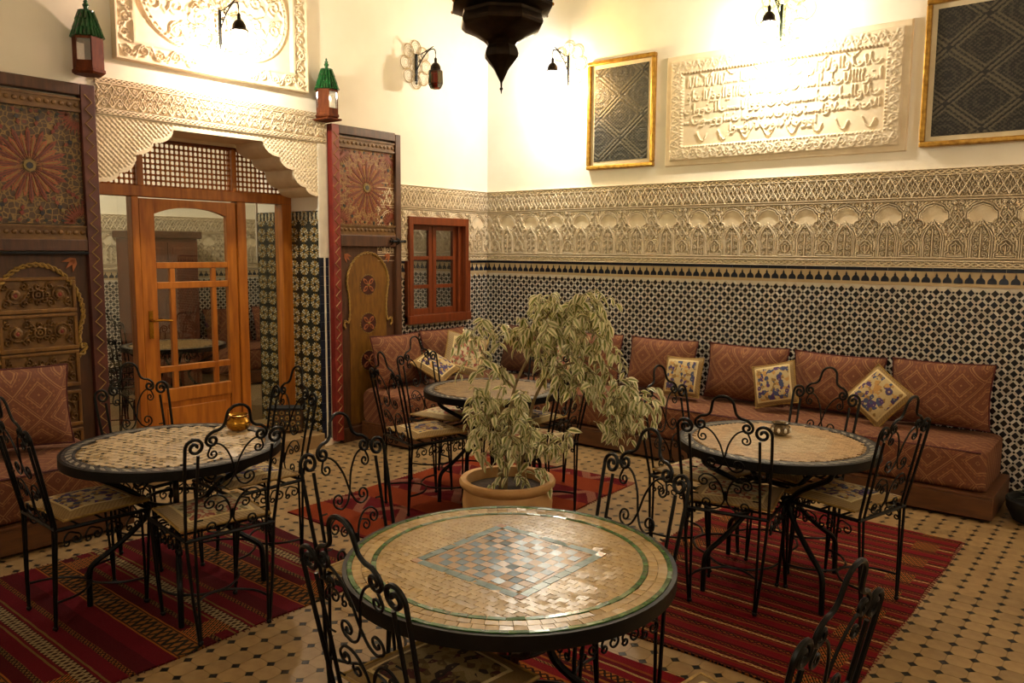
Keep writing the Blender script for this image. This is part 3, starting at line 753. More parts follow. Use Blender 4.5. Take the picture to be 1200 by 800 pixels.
# ================================================================== THINGS ON THE WALLS
# ---- carved plaster panel over the portal
def scrollband(S, a, b, c, d, n, h, w=.004):
    """scroll work running along the rectangle a-b (x) by c-d (z), along the longer side"""
    hor = (b - a) > (d - c); L = (b - a) if hor else (d - c); wd = (d - c) if hor else (b - a); st = L / n
    tr = (lambda u, v: (a + u, c + v)) if hor else (lambda u, v: (a + v, c + u))
    for i in range(n):
        u, s = (i + .5) * st, 1 if i % 2 else -1
        S.append(([tr(*p) for p in spiral((u, wd * .5 + s * wd * .08), wd * .36, wd * .05, -90 * s, 520 * s, 30)], w, h))
        S.append(([tr(*p) for p in crom([(u - st * .5, wd * (.5 - s * .4)), (u - st * .15, wd * (.5 + s * .42)), (u + st * .5, wd * (.5 + s * .4))])], w, h))
        S.append(([tr(*p) for p in crom([(u + st * .5, wd * .5), (u + st * .3, wd * (.5 + s * .3)), (u + st * .42, wd * (.5 + s * .12))])], w * 1.3, h))
x0, x1, z0, z1 = 2.435, 3.895, 2.775, 3.72
xs = np.linspace(x0, x1, 250); zs = np.linspace(z0, z1, 165); Xg, Zg = np.meshgrid(xs, zs)
H = np.full_like(Xg, .03); din = np.minimum(np.minimum(Xg - x0, x1 - Xg), np.minimum(Zg - z0, z1 - Zg))
H = np.where(din < .022, .05, H); H = np.where(din > .135, .006, H); H = np.where((din > .115) & (din <= .135), .045, H)
S = []; bw = .093
scrollband(S, x0 + .022, x1 - .022, z0 + .022, z0 + .022 + bw, 13, .044, .006); scrollband(S, x0 + .022, x0 + .022 + bw, z0 + .12, z1 - .12, 7, .044, .006); scrollband(S, x1 - .022 - bw, x1 - .022, z0 + .12, z1 - .12, 7, .044, .006)
xc, zc = (x0 + x1) / 2, z0 + .135 + .36
def stad(hx, hz): # oblong cartouche
    return [(xc + (hx - hz) * (1 if k < 24 else -1) + hz * math.cos(2 * PI * (k - 12) / 48 if k < 24 else 2 * PI * (k - 12) / 48), zc + hz * math.sin(2 * PI * (k - 12) / 48)) for k in range(49)]
for hx, hz, w in ((.56, .34, .008), (.535, .315, .006)): S.append((stad(hx, hz), w, .026))
pts = stad(.5475, .3275)
for a, b_ in zip(pts[:-1], pts[1:]): S.append(([a, ((a[0] + b_[0]) / 2, (a[1] + b_[1]) / 2 + .003)], .007, .024))
for i in range(7):
    for j in range(4):
        px_, pz_ = xc - .45 + i * .15, zc - .24 + j * .155
        if abs(px_ - xc) > .36 and abs(pz_ - zc) > .2: continue
        s = 1 if (i + j) % 2 else -1
        S.append((spiral((px_, pz_), .058, .008, 90 * s, 540 * s, 40), .0055, .02)); S.append((spiral((px_ + .045 * s, pz_ + .05), .028, .005, 0, 450 * s, 24), .005, .02))
        S.append((crom([(px_ - .07, pz_ - .05), (px_ - .02, pz_ + .03), (px_ + .06, pz_ + .07)]), .0055, .02)); S.append(([(px_ + .05, pz_ - .02), (px_ + .075, pz_ - .05)], .011, .02))
H = carve(Xg, Zg, S, H); H[0, :] = H[-1, :] = 0; H[:, 0] = H[:, -1] = 0
o = put('carved_wall_panel', MB().height(xs, zs, H).mesh('carved_wall_panel', 'pale_stucco', ang=80), None, (XL, 0, 0), (0, 0, PR))
tag(o, 'carved plaster panel with scroll border and oblong cartouche above the portal', 'wall panel')

# ---- carved inscription panel on the back wall
x0, x1, z0, z1 = -3.28, -1.44, 2.29, 3.165
xs = np.linspace(x0, x1, 330); zs = np.linspace(z0, z1, 165); Xg, Zg = np.meshgrid(xs, zs)
din = np.minimum(np.minimum(Xg - x0, x1 - Xg), np.minimum(Zg - z0, z1 - Zg))
H = np.where(din < .045, .022, .034); H = np.where(din > .145, .012, H)
S = []
for a, b_, c_, d_, n in ((x0 + .05, x1 - .05, z0 + .055, z0 + .135, 30), (x0 + .05, x1 - .05, z1 - .135, z1 - .055, 30), (x0 + .055, x0 + .135, z0 + .14, z1 - .14, 10), (x1 - .135, x1 - .055, z0 + .14, z1 - .14, 10)): scrollband(S, a, b_, c_, d_, n, .040, .0045)
for k in range(62):
    for zz in (z0 + .147, z1 - .147): S.append(([(x0 + .155 + k * .0247, zz), (x0 + .157 + k * .0247, zz)], .010, .040))
for k in range(23):
    for xx in (x0 + .147, x1 - .147): S.append(([(xx, z0 + .155 + k * .0247), (xx, z0 + .157 + k * .0247)], .010, .040))
R_ = random.Random(11); hh = .022
for row, zb in enumerate((2.905, 2.80, 2.70, 2.615, 2.54)):
    x = x1 - .19 if row < 4 else x1 - .62
    xe = x0 + .19 if row < 4 else x0 + .55
    while x > xe:
        k = R_.random(); h = .075 if row < 3 else .05; w = .0065
        if k < .30: S.append((crom([(x, zb + h), (x - .003, zb + h * .5), (x - .002, zb)]), w, hh)); x -= .022
        elif k < .52: S.append((crom([(x, zb + .02), (x - .012, zb + .004), (x - .035, zb - .006), (x - .058, zb + .004), (x - .066, zb + .026)]), w, hh)); S.append(([(x - .033, zb + .02), (x - .032, zb + .02)], .007, hh)); x -= .072
        elif k < .70: S.append((spiral((x - .016, zb + .014), .015, .006, 0, 330, 14), w, hh)); S.append((crom([(x - .002, zb + .008), (x - .014, zb - .02), (x - .04, zb - .022)]), w, hh)); x -= .045
        elif k < .86: S.append((crom([(x, zb + .016), (x - .01, zb), (x - .018, zb + .016), (x - .028, zb), (x - .038, zb + .016), (x - .05, zb)]), w, hh)); x -= .054
        else: S.append((crom([(x, zb + h), (x - .01, zb + .01), (x - .03, zb), (x - .036, zb + h * .85)]), w, hh)); x -= .048
        if R_.random() < .35: S.append(([(x + .02, zb + .055), (x + .021, zb + .055)], .006, hh))
for k in range(8):
    xx = x0 + .28 + k * .18
    S.append((crom([(xx, z0 + .26), (xx + .03, z0 + .20), (xx + .06, z0 + .19), (xx + .085, z0 + .24)]), .0045, .024))
for k in range(6):
    xx = x0 + .3 + k * .22; S.append((crom([(xx, 3.0), (xx + .05, 2.965), (xx + .1, 3.0)]), .0045, .024))
H = carve(Xg, Zg, S, H); H[0, :] = H[-1, :] = 0; H[:, 0] = H[:, -1] = 0
o = put('inscription_panel', MB().height(xs, zs, H).mesh('inscription_panel', 'pale_stucco', ang=80), None, (0, YB, 0))
tag(o, 'wide plaster panel carved with rows of raised Arabic script between two dark framed panels', 'wall panel')

# ---- framed dark filigree panels
def framed(name, label, x0, x1, z0, z1, ph):
    w, h = x1 - x0, z1 - z0
    t = thing(name, label, 'framed panel', (x0, YB, z0), 0, 'gold framed dark panels')
    for nm, b_ in (('frame_rail', (0, w, 0, .035)), ('frame_rail', (0, w, h - .035, h)), ('frame_stile', (0, .035, .035, h - .035)), ('frame_stile', (w - .035, w, .035, h - .035))):
        box(nm, 'gold_frame', (b_[0], b_[1], -.045, 0, b_[2], b_[3]), t, .008)
    box('mat_board', 'mat_board', (.03, w - .03, -.02, 0, .03, h - .03), t)
    a, c = .062, .062; xs = np.linspace(a, w - a, int((w - 2 * a) / .006)); zs = np.linspace(c, h - c, int((h - 2 * c) / .006)); Xg, Zg = np.meshgrid(xs, zs)
    u = ((Xg - w / 2) * .82 + (Zg - h * .47)) / .36 + ph; v = ((Xg - w / 2) * .82 - (Zg - h * .47)) / .36 + ph
    fu, fv = np.abs((u % 1) - .5), np.abs((v % 1) - .5)
    band = np.maximum(fu, fv) > .40
    line = (np.abs(np.maximum(fu, fv) - .40) < .022) | (np.abs(np.maximum(fu, fv) - .485) < .015)
    r = np.hypot(fu, fv)
    fil = (np.sin((u + v) * 44) * np.sin((u - v) * 44) + .45 * np.cos(r * 38) > .1) & ~band
    fil |= band & (np.sin((u + v) * 34) * np.sin((u - v) * 34) > .25)
    H = .021 + np.where(line, .003, np.where(fil, .002, 0)); H[0, :] = H[-1, :] = 0; H[:, 0] = H[:, -1] = 0
    dk, md, lt = lin('#100e0b'), lin('#3b362b'), lin('#575040')
    hole = (fu < .055) & (fv < .055) | (fu > .44) & (fv > .44)
    colr = [[dk if hole[j, i] else lt if line[j, i] else md if fil[j, i] else dk for i in range(len(xs))] for j in range(len(zs))]
    m = MB().height(xs, zs, H, col=colr); m.build('filigree', 'paint_attr', t, ang=60)
framed('framed_panel', 'upright gold framed dark filigree panel right of the corner lantern', -4.045, -3.38, 2.305, 3.225, .5)
framed('framed_panel', 'larger gold framed dark filigree panel at the top right corner of the photo', -1.36, -.42, 2.305, 3.26, .25)

# ---- wall lanterns on scalloped filigree plates
def wall_lantern(label, loc, rz, lit, panes, pw=1.0):
    t = thing('wall_lantern', label, 'wall lamp', loc, rz, 'filigree wall lanterns')
    m = MB()
    for k in range(8):
        a = 2 * PI * k / 8 + PI / 2; cx, cz = .125 * math.cos(a), .145 * math.sin(a)
        for r in (.062, .056, .040, .022): m.tube([(cx + p[0], -.012, cz + p[1]) for p in circ((0, 0), r, 16)], .0028 if r > .05 else .0018, 4, False)
        m.tube([(cx * .2, -.012, cz * .2), (cx * .6, -.012, cz * .6)], .0022, 4)
    for r in (.075, .05, .025): m.tube([(p[0], -.012, p[1]) for p in circ((0, 0), r, 18)], .0022, 4, False)
    m.build('filigree_plate', 'pale_brass', t, True)
    MB().box(-.009, .009, -.024, -.008, -.14, .09).lathe([(.004, -.17), (.009, -.155), (.004, -.14)], 8, (0, -.016, 0)).build('back_bar', 'iron', t, False)
    m = MB()
    m.tube([(0, p[0], p[1]) for p in crom([(-.02, -.05), (-.07, .02), (-.13, .075), (-.19, .105), (-.24, .095), (-.25, .06)])], .005, 6)
    m.tube([(0, p[0], p[1]) for p in crom([(-.02, .08), (-.08, .085), (-.14, .10), (-.19, .115), (-.225, .125)])], .004, 6)
    for c, r in (((-.09, .06), .022), ((-.06, .02), .018), ((-.14, .092), .014)): m.tube([(0, p[0], p[1]) for p in spiral(c, r, .004, 0, 500, 18)], .003, 5)
    m.tube([(0, -.25, .06), (0, -.25, .03)], .003, 5)
    m.build('arm', 'iron', t, True)
    ly = -.25
    cap = MB().lathe([(.004, .03), (.012, .02), (.012, -.012), (.03, -.024), (.044, -.048), (.047, -.075), (.060, -.082), (.060, -.088)], 12, (0, ly, 0))
    cap.build('lantern_cap', 'dark_metal', t, True)
    m = MB()
    for k in range(6):
        a = 2 * PI * k / 6
        P_ = [(.058 * math.cos(a), ly + .058 * math.sin(a), -.088), (.062 * math.cos(a), ly + .062 * math.sin(a), -.19), (.045 * math.cos(a), ly + .045 * math.sin(a), -.225)]
        m.tube(P_, .0035, 4)
    m.tube([(.062 * math.cos(2 * PI * k / 6), ly + .062 * math.sin(2 * PI * k / 6), -.19) for k in range(6)], .0035, 4, closed=True)
    m.tube([(.045 * math.cos(2 * PI * k / 6), ly + .045 * math.sin(2 * PI * k / 6), -.225) for k in range(6)], .004, 4, closed=True)
    m.build('lantern_frame', 'dark_metal', t, True)
    for k in range(6):
        a0, a1 = 2 * PI * k / 6 + .05, 2 * PI * (k + 1) / 6 - .05
        q = [(.056, -.09), (.060, -.188), (.044, -.223)]; vs = [(r * math.cos(a), ly + r * math.sin(a), z) for r, z in q for a in (a0, a1)]
        MB().add(vs, [(0, 1, 3, 2), (2, 3, 5, 4)]).build('lantern_pane', panes[k], t, False)
    if lit:
        MB().ball((0, ly, -.135), .022, 10, 8, (1, 1, 1.25)).build('bulb', 'bulb_glow', t)
        ld = bpy.data.lights.new('lantern_light', 'POINT'); ld.energy = SCONCE_W * pw; ld.color = WARM; ld.shadow_soft_size = .03
        lo = bpy.data.objects.new('lantern_light', ld); COL.objects.link(lo); lo.parent = t; lo.location = (0, ly, -.18)
C_, A_, B_, R_p, G_ = 'clear_pane', 'amber_pane', 'blue_pane', 'rose_pane', 'green_pane'
wall_lantern('lit wall lantern over the carved plaster panel above the door', (XL + .045, 3.15, 3.13), PR, True, [C_, C_, R_p, B_, A_, G_])
wall_lantern('unlit wall lantern with red and green panes right of the portal', (XL, 5.06, 3.20), PR, False, ['dim_red_pane', 'dim_green_pane', 'dim_blue_pane', 'dim_red_pane', 'dim_green_pane', 'dim_red_pane'])
wall_lantern('lit wall lantern in the room corner left of the smaller framed panel', (-4.27, YB, 3.23), 0, True, [A_, C_, B_, C_, C_, C_])
wall_lantern('lit wall lantern on the right hand wall outside the photo', (XR, 3.6, 3.2), -PR, True, [C_] * 6, .95)
wall_lantern('lit wall lantern on the wall behind the camera position', (-1.2, YF, 3.2), PI, True, [C_] * 6, .95)
wall_lantern('lit wall lantern over the carved inscription panel', (-2.33, YB - .045, 3.31), 0, True, [C_, G_, C_, A_, B_, R_p])

# ---- painted door leaves, folded back against the wall
def beads(m, x0, x1, z, y, r=.014, st=.042):
    n = int((x1 - x0) / st)
    for i in range(n): m.ball((x0 + (i + .5) * (x1 - x0) / n, y, z), r, 8, 5, (1.15, .7, 1))
def star_panel(t, x0, x1, z0, z1, base):
    MB().box(x0, x1, -.030, -.012, z0, z1).build('panel', base, t, False)
    m = MB(); cx, cz = (x0 + x1) / 2, (z0 + z1) / 2; hw, hz = (x1 - x0) / 2, (z1 - z0) / 2; y0 = -.030
    O, G2, D, Bk = lin('#84391c'), lin('#8c7434'), lin('#20261c'), lin('#1a1c26')
    sx = hw / .30; sz = hz / .36
    for k in range(32):
        a = 2 * PI * k / 32; ro = .225 if k % 2 == 0 else .19; c, s = math.cos(a), math.sin(a)
        T = lambda u, v: (cx + (u * c - v * s) * sx, cz + (u * s + v * c) * sx)
        m.prism([T(.04, 0), T(.10, -.0095), T(ro - .03, -.0125), T(ro, 0), T(ro - .03, .0125), T(.10, .0095)], y0 - (.003 if k % 2 else .004), y0, 'y', O if k % 2 == 0 else lin('#a0552c')); m.prism([T(.07, -.003), T(ro - .03, -.0035), T(ro - .03, .0035), T(.07, .003)], y0 - .0055, y0 - .002, 'y', G2 if k % 2 else lin('#5a2414'))
    m.prism([(cx + .035 * sx * math.cos(k * PI / 6), cz + .035 * sx * math.sin(k * PI / 6)) for k in range(12)], y0 - .007, y0, 'y', G2)
    m.prism([(cx + .02 * sx * math.cos(k * PI / 4), cz + .02 * sx * math.sin(k * PI / 4)) for k in range(8)], y0 - .009, y0, 'y', Bk)
    for q in (-1, 1):
        for w in (-1, 1):
            for k in range(9):
                a = math.atan2(-w, -q) + (k - 4) * .19; c, s = math.cos(a), math.sin(a); ox, oz = cx + q * hw * .97, cz + w * hz * .97
                T = lambda u, v: (ox + (u * c - v * s), oz + (u * s + v * c))
                m.prism([T(.04, 0), T(.075, -.008), T(.13, 0), T(.075, .008)], y0 - .004, y0, 'y', O)
    rr = random.Random(3)
    for k in range(16):
        a = 2 * PI * (k + .5) / 16
        c, s = math.cos(a), math.sin(a)
        for rad, ln_, wd, cl in ((.255, .018, .012, O), (.285, .016, .016, Bk), (.312, .016, .012, G2), (.345, .020, .018, D)):
            T = lambda u, v: (cx + ((rad + u) * c - v * s) * sx, cz + ((rad + u) * s + v * c) * sx)
            P_ = [T(-ln_, 0), T(0, -wd), T(ln_, 0), T(0, wd)]
            if all(abs(p[0] - cx) < hw - .012 and abs(p[1] - cz) < hz - .035 for p in P_) and min(math.hypot(T(0, 0)[0] - cx - q * hw, T(0, 0)[1] - cz - w * hz) for q in (-1, 1) for w in (-1, 1)) > .135: m.prism(P_, y0 - .004, y0, 'y', cl if (k + int(rad * 100)) % 3 else lin('#7a2a16'))
    for i in range(12):
        for zz in (z0 + .022, z1 - .022): m.prism([(x0 + .03 + i * (x1 - x0 - .06) / 11 + .012 * math.cos(j * PI / 2), zz + .012 * math.sin(j * PI / 2)) for j in range(4)], y0 - .004, y0, 'y', D if i % 2 else O)
    m.build('star_rosette', 'paint_attr', t, False)
def rope_arch(t, pts, r=.008):
    m = MB(); P3 = [(p[0], -.034, p[1]) for p in pts]; a = []; b_ = []
    L = 0
    for i, p in enumerate(P3):
        if i: L += math.hypot(p[0] - P3[i - 1][0], p[2] - P3[i - 1][2])
        q = L / .035 * PI * 2 * .5
        d = Vector(P3[min(i + 1, len(P3) - 1)]) - Vector(P3[max(i - 1, 0)]); n = Vector((d.z, 0, -d.x)).normalized()
        a.append(Vector(p) + n * r * math.cos(q) + Vector((0, r * .6 * math.sin(q), 0))); b_.append(Vector(p) - n * r * math.cos(q) - Vector((0, r * .6 * math.sin(q), 0)))
    m.tube(a, r * .75, 6).tube(b_, r * .75, 6); m.build('rope_moulding', 'rope_gold', t, True)
def rosette(t, c, r):
    m = MB()
    m.prism([(c[0] + r * math.cos(k * PI / 12), c[1] + r * math.sin(k * PI / 12)) for k in range(24)], -.033, -.03, 'y', lin('#4a1c10'))
    for k in range(24): m.ball((c[0] + r * 1.05 * math.cos(k * PI / 12), -.031, c[1] + r * 1.05 * math.sin(k * PI / 12)), .006, 6, 4, col=lin('#8c7434'))
    for k in range(4):
        a = PI / 4 + k * PI / 2; q = (c[0] + r * .5 * math.cos(a), c[1] + r * .5 * math.sin(a)); ca, sa = math.cos(a), math.sin(a)
        P_ = [(u * r * .42, v * r * .2) for u, v in ((-1, 0), (-.5, .8), (.2, 1), (.8, .6), (1, 0), (.8, -.6), (.2, -1), (-.5, -.8))]
        m.prism([(q[0] + u * ca - v * sa, q[1] + u * sa + v * ca) for u, v in P_], -.038, -.033, 'y', lin('#a5623a'))
        m.prism([(q[0] + .55 * (u * ca - v * sa), q[1] + .55 * (u * sa + v * ca)) for u, v in P_], -.040, -.038, 'y', lin('#5c1f12'))
    m.ball((c[0], -.036, c[1]), r * .13, 8, 5, col=lin('#8c7434'))
    m.build('rosette', 'paint_attr', t, True, ang=30)
def zigzag(t, x, w, z0, z1, y, name='zigzag_line', ax='x', st=.085):
    n = int((z1 - z0) / st); pts = []
    for i in range(n * 2 + 1):
        u = x + (w if i % 2 else -w); z = z0 + (z1 - z0) * i / (2 * n)
        pts.append((u, y, z) if ax == 'x' else (y, u, z))
    m = MB(); m.tube(pts, .0035, 4); m.build(name, 'rope_gold', t, False)
def door_leaf(name, label, loc, kind):
    Hh = 2.6; Wd = .735
    t = thing(name, label, 'door leaf', loc, PR, 'old painted door leaves')
    R = kind == 'right'
    hx0, hx1 = (0, .075) if R else (Wd - .085, Wd)
    fx0, fx1 = (Wd - .06, Wd) if R else (0, .06)
    box('hinge_stile', 'red_paint' if R else 'dark_red_paint', (hx0, hx1, -.06, 0, .03 if R else 0, Hh - .02), t, .004)
    zigzag(t, (hx0 + hx1) / 2, .022, .1, Hh - .08, -.061)
    box('stile', 'old_wood', (fx0, fx1, -.06, 0, 0, Hh - .03), t, .006)
    a, q = (hx1, fx0) if R else (fx1, hx0)
    box('top_rail', 'old_wood', (a, q, -.058, 0, Hh - .09, Hh - .02), t, .006)
    def beadrail(z):
        m = MB().box(a, q, -.042, 0, z, z + .085); m.box(a, q, -.052, 0, z, z + .014).box(a, q, -.052, 0, z + .071, z + .085); beads(m, a, q, z + .042, -.042)
        m.build('bead_rail', 'carved_wood', t, True, ang=30)
    beadrail(Hh - .19)
    star_panel(t, a, q, 1.80 if R else 1.735, Hh - .19, 'star_paint_light' if R else 'star_paint_dark')
    beadrail(1.715 if R else 1.645)
    box('lock_rail', 'old_wood', (a, q, -.058, 0, 1.62 if R else 1.575, 1.715 if R else 1.645), t, .005)
    mx = (a + q) / 2
    if R:
        m = MB().tube([(Wd - .14, -.07, 1.668), (Wd + .03, -.07, 1.668)], .009, 8)
        for xx in (Wd - .12, Wd - .05): m.tube([(xx, -.058, 1.64), (xx, -.085, 1.655), (xx, -.085, 1.68), (xx, -.058, 1.695)], .006, 6)
        m.ball((Wd + .03, -.07, 1.668), .014); m.build('bolt', 'iron', t)
        box('lower_panel', 'old_wood', (a, q, -.028, 0, .12, 1.62), t)
        hw = (q - a) / 2 - .05
        arch = [(mx - hw * .98, .95), (mx - hw * 1.04, .975), (mx - hw * 1.0, 1.01), (mx - hw * .86, 1.0), (mx - hw * .8, 1.06), (mx - hw * .82, 1.2)] + [(mx - hw * .9 * math.cos(k * PI / 12) * (1 - .0), 1.32 + .25 * math.sin(k * PI / 12)) for k in range(0, 13)]
        arch = arch[:6] + arch[6:] + [(2 * mx - x, z) for x, z in reversed(arch[:6])]
        m = MB().prism([(mx - hw * .8, .14), (mx + hw * .8, .14)] + [(mx + hw * .8, 1.1)] + [(mx + hw * .88 * math.cos(k * PI / 12), 1.32 + .24 * math.sin(k * PI / 12)) for k in range(13)] + [(mx - hw * .8, 1.1)], -.031, -.02, 'y')
        m.build('arched_panel', 'arch_wood', t, False)
        rope_arch(t, crom(arch, 5), .007)
        for zz in (1.30, .98, .66): rosette(t, (mx, zz), .082)
        for s in (-1, 1):
            m = MB()
            for k in range(3):
                an = PI / 2 - s * (PI / 4) + (k - 1) * .5; cx, cz = mx + s * (hw * .98), 1.56; c, sn = math.cos(an + PI), math.sin(an + PI)
                m.prism([(cx + (u * c - v * sn), cz + (u * sn + v * c)) for u, v in ((.0, 0), (.03, .012), (.075, 0), (.03, -.012))], -.034, -.028, 'y')
            m.build('spandrel_leaf', 'petal_orange', t, False)
        box('bottom_rail', 'old_wood', (a, q, -.055, 0, 0, .12), t, .005)
    else:
        box('weather_strip', 'black_and_shade', (a, q, -.07, 0, 1.555, 1.572), t, .003)
        box('lower_panel', 'old_wood', (a, q, -.024, 0, .10, 1.555), t)
        hw = (q - a) / 2 - .03
        arch = [(mx - hw * .80, .93), (mx - hw * .92, .95), (mx - hw * .98, 1.0), (mx - hw * .86, .99), (mx - hw * .88, 1.1)] + [(mx - hw * .96 * math.cos(k * PI / 12), 1.18 + .315 * math.sin(k * PI / 12)) for k in range(13)]
        arch = arch + [(2 * mx - x, z) for x, z in reversed(arch[:5])]
        rope_arch(t, crom(arch, 5), .010)
        for i, (z0, z1) in enumerate(((1.23, 1.40), (1.0, 1.18), (.77, .95), (.52, .70), (.28, .46))):
            w = hw * .74
            for bb in ((mx - w - .02, mx + w + .02, z0 - .024, z0), (mx - w - .02, mx + w + .02, z1, z1 + .02), (mx - w - .02, mx - w, z0, z1), (mx + w, mx + w + .02, z0, z1)): box('panel_moulding', 'arch_wood', (bb[0], bb[1], -.044, -.02, bb[2], bb[3]), t, .004)
            xs = np.linspace(mx - w, mx + w, 90); zs = np.linspace(z0, z1, 34); Xg, Zg = np.meshgrid(xs, zs); S = []; zc = (z0 + z1) / 2
            S.append((circ((mx, zc), .03, 14), .007, .046)); S.append((circ((mx, zc), .012, 10), .008, .046))
            for k in range(8): S.append((circ((mx + .052 * math.cos(k * PI / 4), zc + .046 * math.sin(k * PI / 4)), .011, 8), .005, .042))
            for s in (-1, 1):
                S.append((spiral((mx + s * w * .62, zc), .055, .01, 0, 520 * s, 34), .006, .042)); S.append((circ((mx + s * w * .62, zc), .018, 10), .010, .046))
                for t_ in (-1, 1): S.append((spiral((mx + s * w * .36, zc + t_ * .05), .026, .005, 90, 420 * s * t_, 20), .005, .042)); S.append((spiral((mx + s * w * .88, zc + t_ * .05), .026, .005, 90, -420 * s * t_, 20), .005, .042))
            H = carve(Xg, Zg, S, np.full_like(Xg, .026))
            MB().height(xs, zs, H).build('carved_panel', 'carved_wood', t, ang=60)
            m = MB()
            for s in (-1, 1): m.ball((mx + s * w * .62, -.042, zc), .014, 8, 5, (1, .3, 1))
            m.build('painted_boss', 'red_paint', t)
        m = MB()
        for k in range(3):
            an = PI * 1.25 + (k - 1) * .55; cx, cz = mx + hw * .86, 1.53; c, sn = math.cos(an), math.sin(an)
            m.prism([(cx + (u * c - v * sn), cz + (u * sn + v * c)) for u, v in ((.0, 0), (.03, .014), (.085, 0), (.03, -.014))], -.034, -.022, 'y')
        m.build('spandrel_leaf', 'petal_orange', t, False)
        box('bottom_rail', 'old_wood', (a, q, -.055, 0, 0, .10), t, .005)
    return t
door_leaf('door_leaf', 'painted wooden door leaf with star panel and keyhole arch right of the portal', (XL, 4.09, 0), 'right')
door_leaf('door_leaf', 'darker painted door leaf with three carved panels under a rope arch at far left', (XL, 1.555, 0), 'left')

# ---- little hexagonal lanterns with green tiled roofs above the leaves
def roof_lantern(label, loc, rz):
    t = thing('roof_lantern', label, 'lantern', loc, rz, 'green roofed lanterns above the portal')
    r = .088
    MB().lathe([(r * .9, 0), (r * 1.08, .012), (r * 1.08, .028), (r, .034), (r, .046)], 6).build('base', 'lamp_wood', t, False)
    for k in range(6):
        a0, a1 = 2 * PI * k / 6, 2 * PI * (k + 1) / 6; c0, s0, c1, s1 = math.cos(a0), math.sin(a0), math.cos(a1), math.sin(a1)
        def panel(z0, z1, e0, e1, rad): # slab on face k between fractions e0..e1
            q = []
            for e in (e0, e1):
                for rr in (rad - .008, rad): q.append((rr * (c0 * (1 - e) + c1 * e), rr * (s0 * (1 - e) + s1 * e)))
            return MB().prism([q[0], q[1], q[3], q[2]], z0, z1)
        if k % 2:
            panel(.046, .215, 0, 1, r).build('side_panel', 'lamp_wood', t, False)
        else:
            panel(.046, .075, 0, 1, r).build('side_rail', 'lamp_wood', t, False); panel(.20, .215, 0, 1, r).build('side_rail', 'lamp_wood', t, False)
            panel(.075, .20, .06, .94, r - .003).build('glass_pane', 'lantern_glass', t, False)
    # roof: six rows of round-nosed tiles
    cone = MB().lathe([(r * 1.0, .215), (r * .42, .365)], 6); cone.build('roof_core', 'green_glaze', t, False)
    m = MB()
    for row in range(6):
        z = .215 + row * .025; rr = r * (1.08 - row * .10)
        for k in range(6):
            a0, a1 = 2 * PI * k / 6, 2 * PI * (k + 1) / 6; n = max(2, 4 - row // 2)
            for i in range(n):
                e = (i + .5) / n; c = rr * (math.cos(a0) * (1 - e) + math.cos(a1) * e); s = rr * (math.sin(a0) * (1 - e) + math.sin(a1) * e)
                d = Vector((c, s, 0)).normalized() * r * .10
                m.tube([(c, s, z), (c - d.x, s - d.y, z + .027)], [rr / n * .42, rr / n * .36], 6)
    m.build('roof_tiles', 'green_glaze', t, True)['kind'] = 'stuff'
    MB().lathe([(r * .52, .362), (r * .55, .372), (r * .16, .38), (.014, .392), (.02, .405), (.012, .418), (.014, .428), (.006, .436), (.008, .445), (.002, .455)], 10).build('finial', 'green_glaze', t)
roof_lantern('green roofed hexagonal lantern above the left door leaf', (XL + .10, 2.245, 2.63), .87)
roof_lantern('green roofed hexagonal lantern above the right door leaf', (XL + .10, 4.02, 2.60), -.49)
box_ = thing('lantern_shelf', 'small ledge under the right green roofed lantern', 'shelf', (XL, 4.02, 2.585), PR)
MB().box(-.07, .07, -.19, 0, 0, .014).build('shelf_board', 'lamp_wood', box_, False, .003)

# ---- big hanging lantern
t = thing('hanging_lantern', 'big dark pierced metal lantern hanging at the top of the photo', 'hanging lamp', (-1.93, 2.30, 2.165))
pr = [(.001, 0), (.003, .012), (.007, .018), (.003, .024), (.004, .04), (.012, .055), (.028, .087), (.05, .113), (.0625, .128), (.0645, .14), (.06, .155), (.052, .169)]
MB().lathe(pr, 8, rot=PI / 8).build('drop', 'dark_metal', t, ang=25)
pr = [(.052, .169), (.057, .178), (.068, .187), (.1, .207), (.14, .224), (.153, .236), (.156, .246), (.148, .27), (.15, .28), (.155, .283), (.19, .296), (.192, .305), (.185, .31)]
MB().lathe(pr, 8, rot=PI / 8).build('bowl', 'dark_metal', t, ang=25)
m = MB()
for k in range(8):
    a = 2 * PI * k / 8 + PI / 8; m.tube([(.18 * math.cos(a), .18 * math.sin(a), .31), (.18 * math.cos(a), .18 * math.sin(a), .70)], .008, 6)
m.build('corner_post', 'dark_metal', t)
m = MB()
for k in range(8):
    a = 2 * PI * k / 8 + PI / 8
    for j in range(9): m.ball((.19 * math.cos(a), .19 * math.sin(a), .30), .006, 6, 4) if j == 0 else None
m.build('rivet', 'brass', t)
for k in range(8):
    a0, a1 = 2 * PI * (k + .5) / 8 + .05, 2 * PI * (k + 1.5) / 8 - .05
    MB().add([(.175 * math.cos(a), .175 * math.sin(a), z) for z in (.32, .69) for a in (a0, a1)], [(0, 1, 3, 2)]).build('glass_pane', 'dim_red_pane' if k % 2 else 'dim_green_pane', t, False)
MB().lathe([(.195, .69), (.195, .71), (.16, .74), (.12, .80), (.13, .84), (.09, .92), (.03, .98), (.02, 1.02)], 8, rot=PI / 8).build('dome', 'dark_metal', t, ang=25)
m = MB(); z = 1.02
while z < ZC - 2.2 - .02:
    m.tube([(.012 * math.cos(q), 0, z + .02 + .022 * math.sin(q)) if int(z * 30) % 2 else (0, .012 * math.cos(q), z + .02 + .022 * math.sin(q)) for q in np.linspace(0, 2 * PI, 9)[:-1]], .003, 4, closed=True); z += .0345
m.build('chain', 'iron', t)

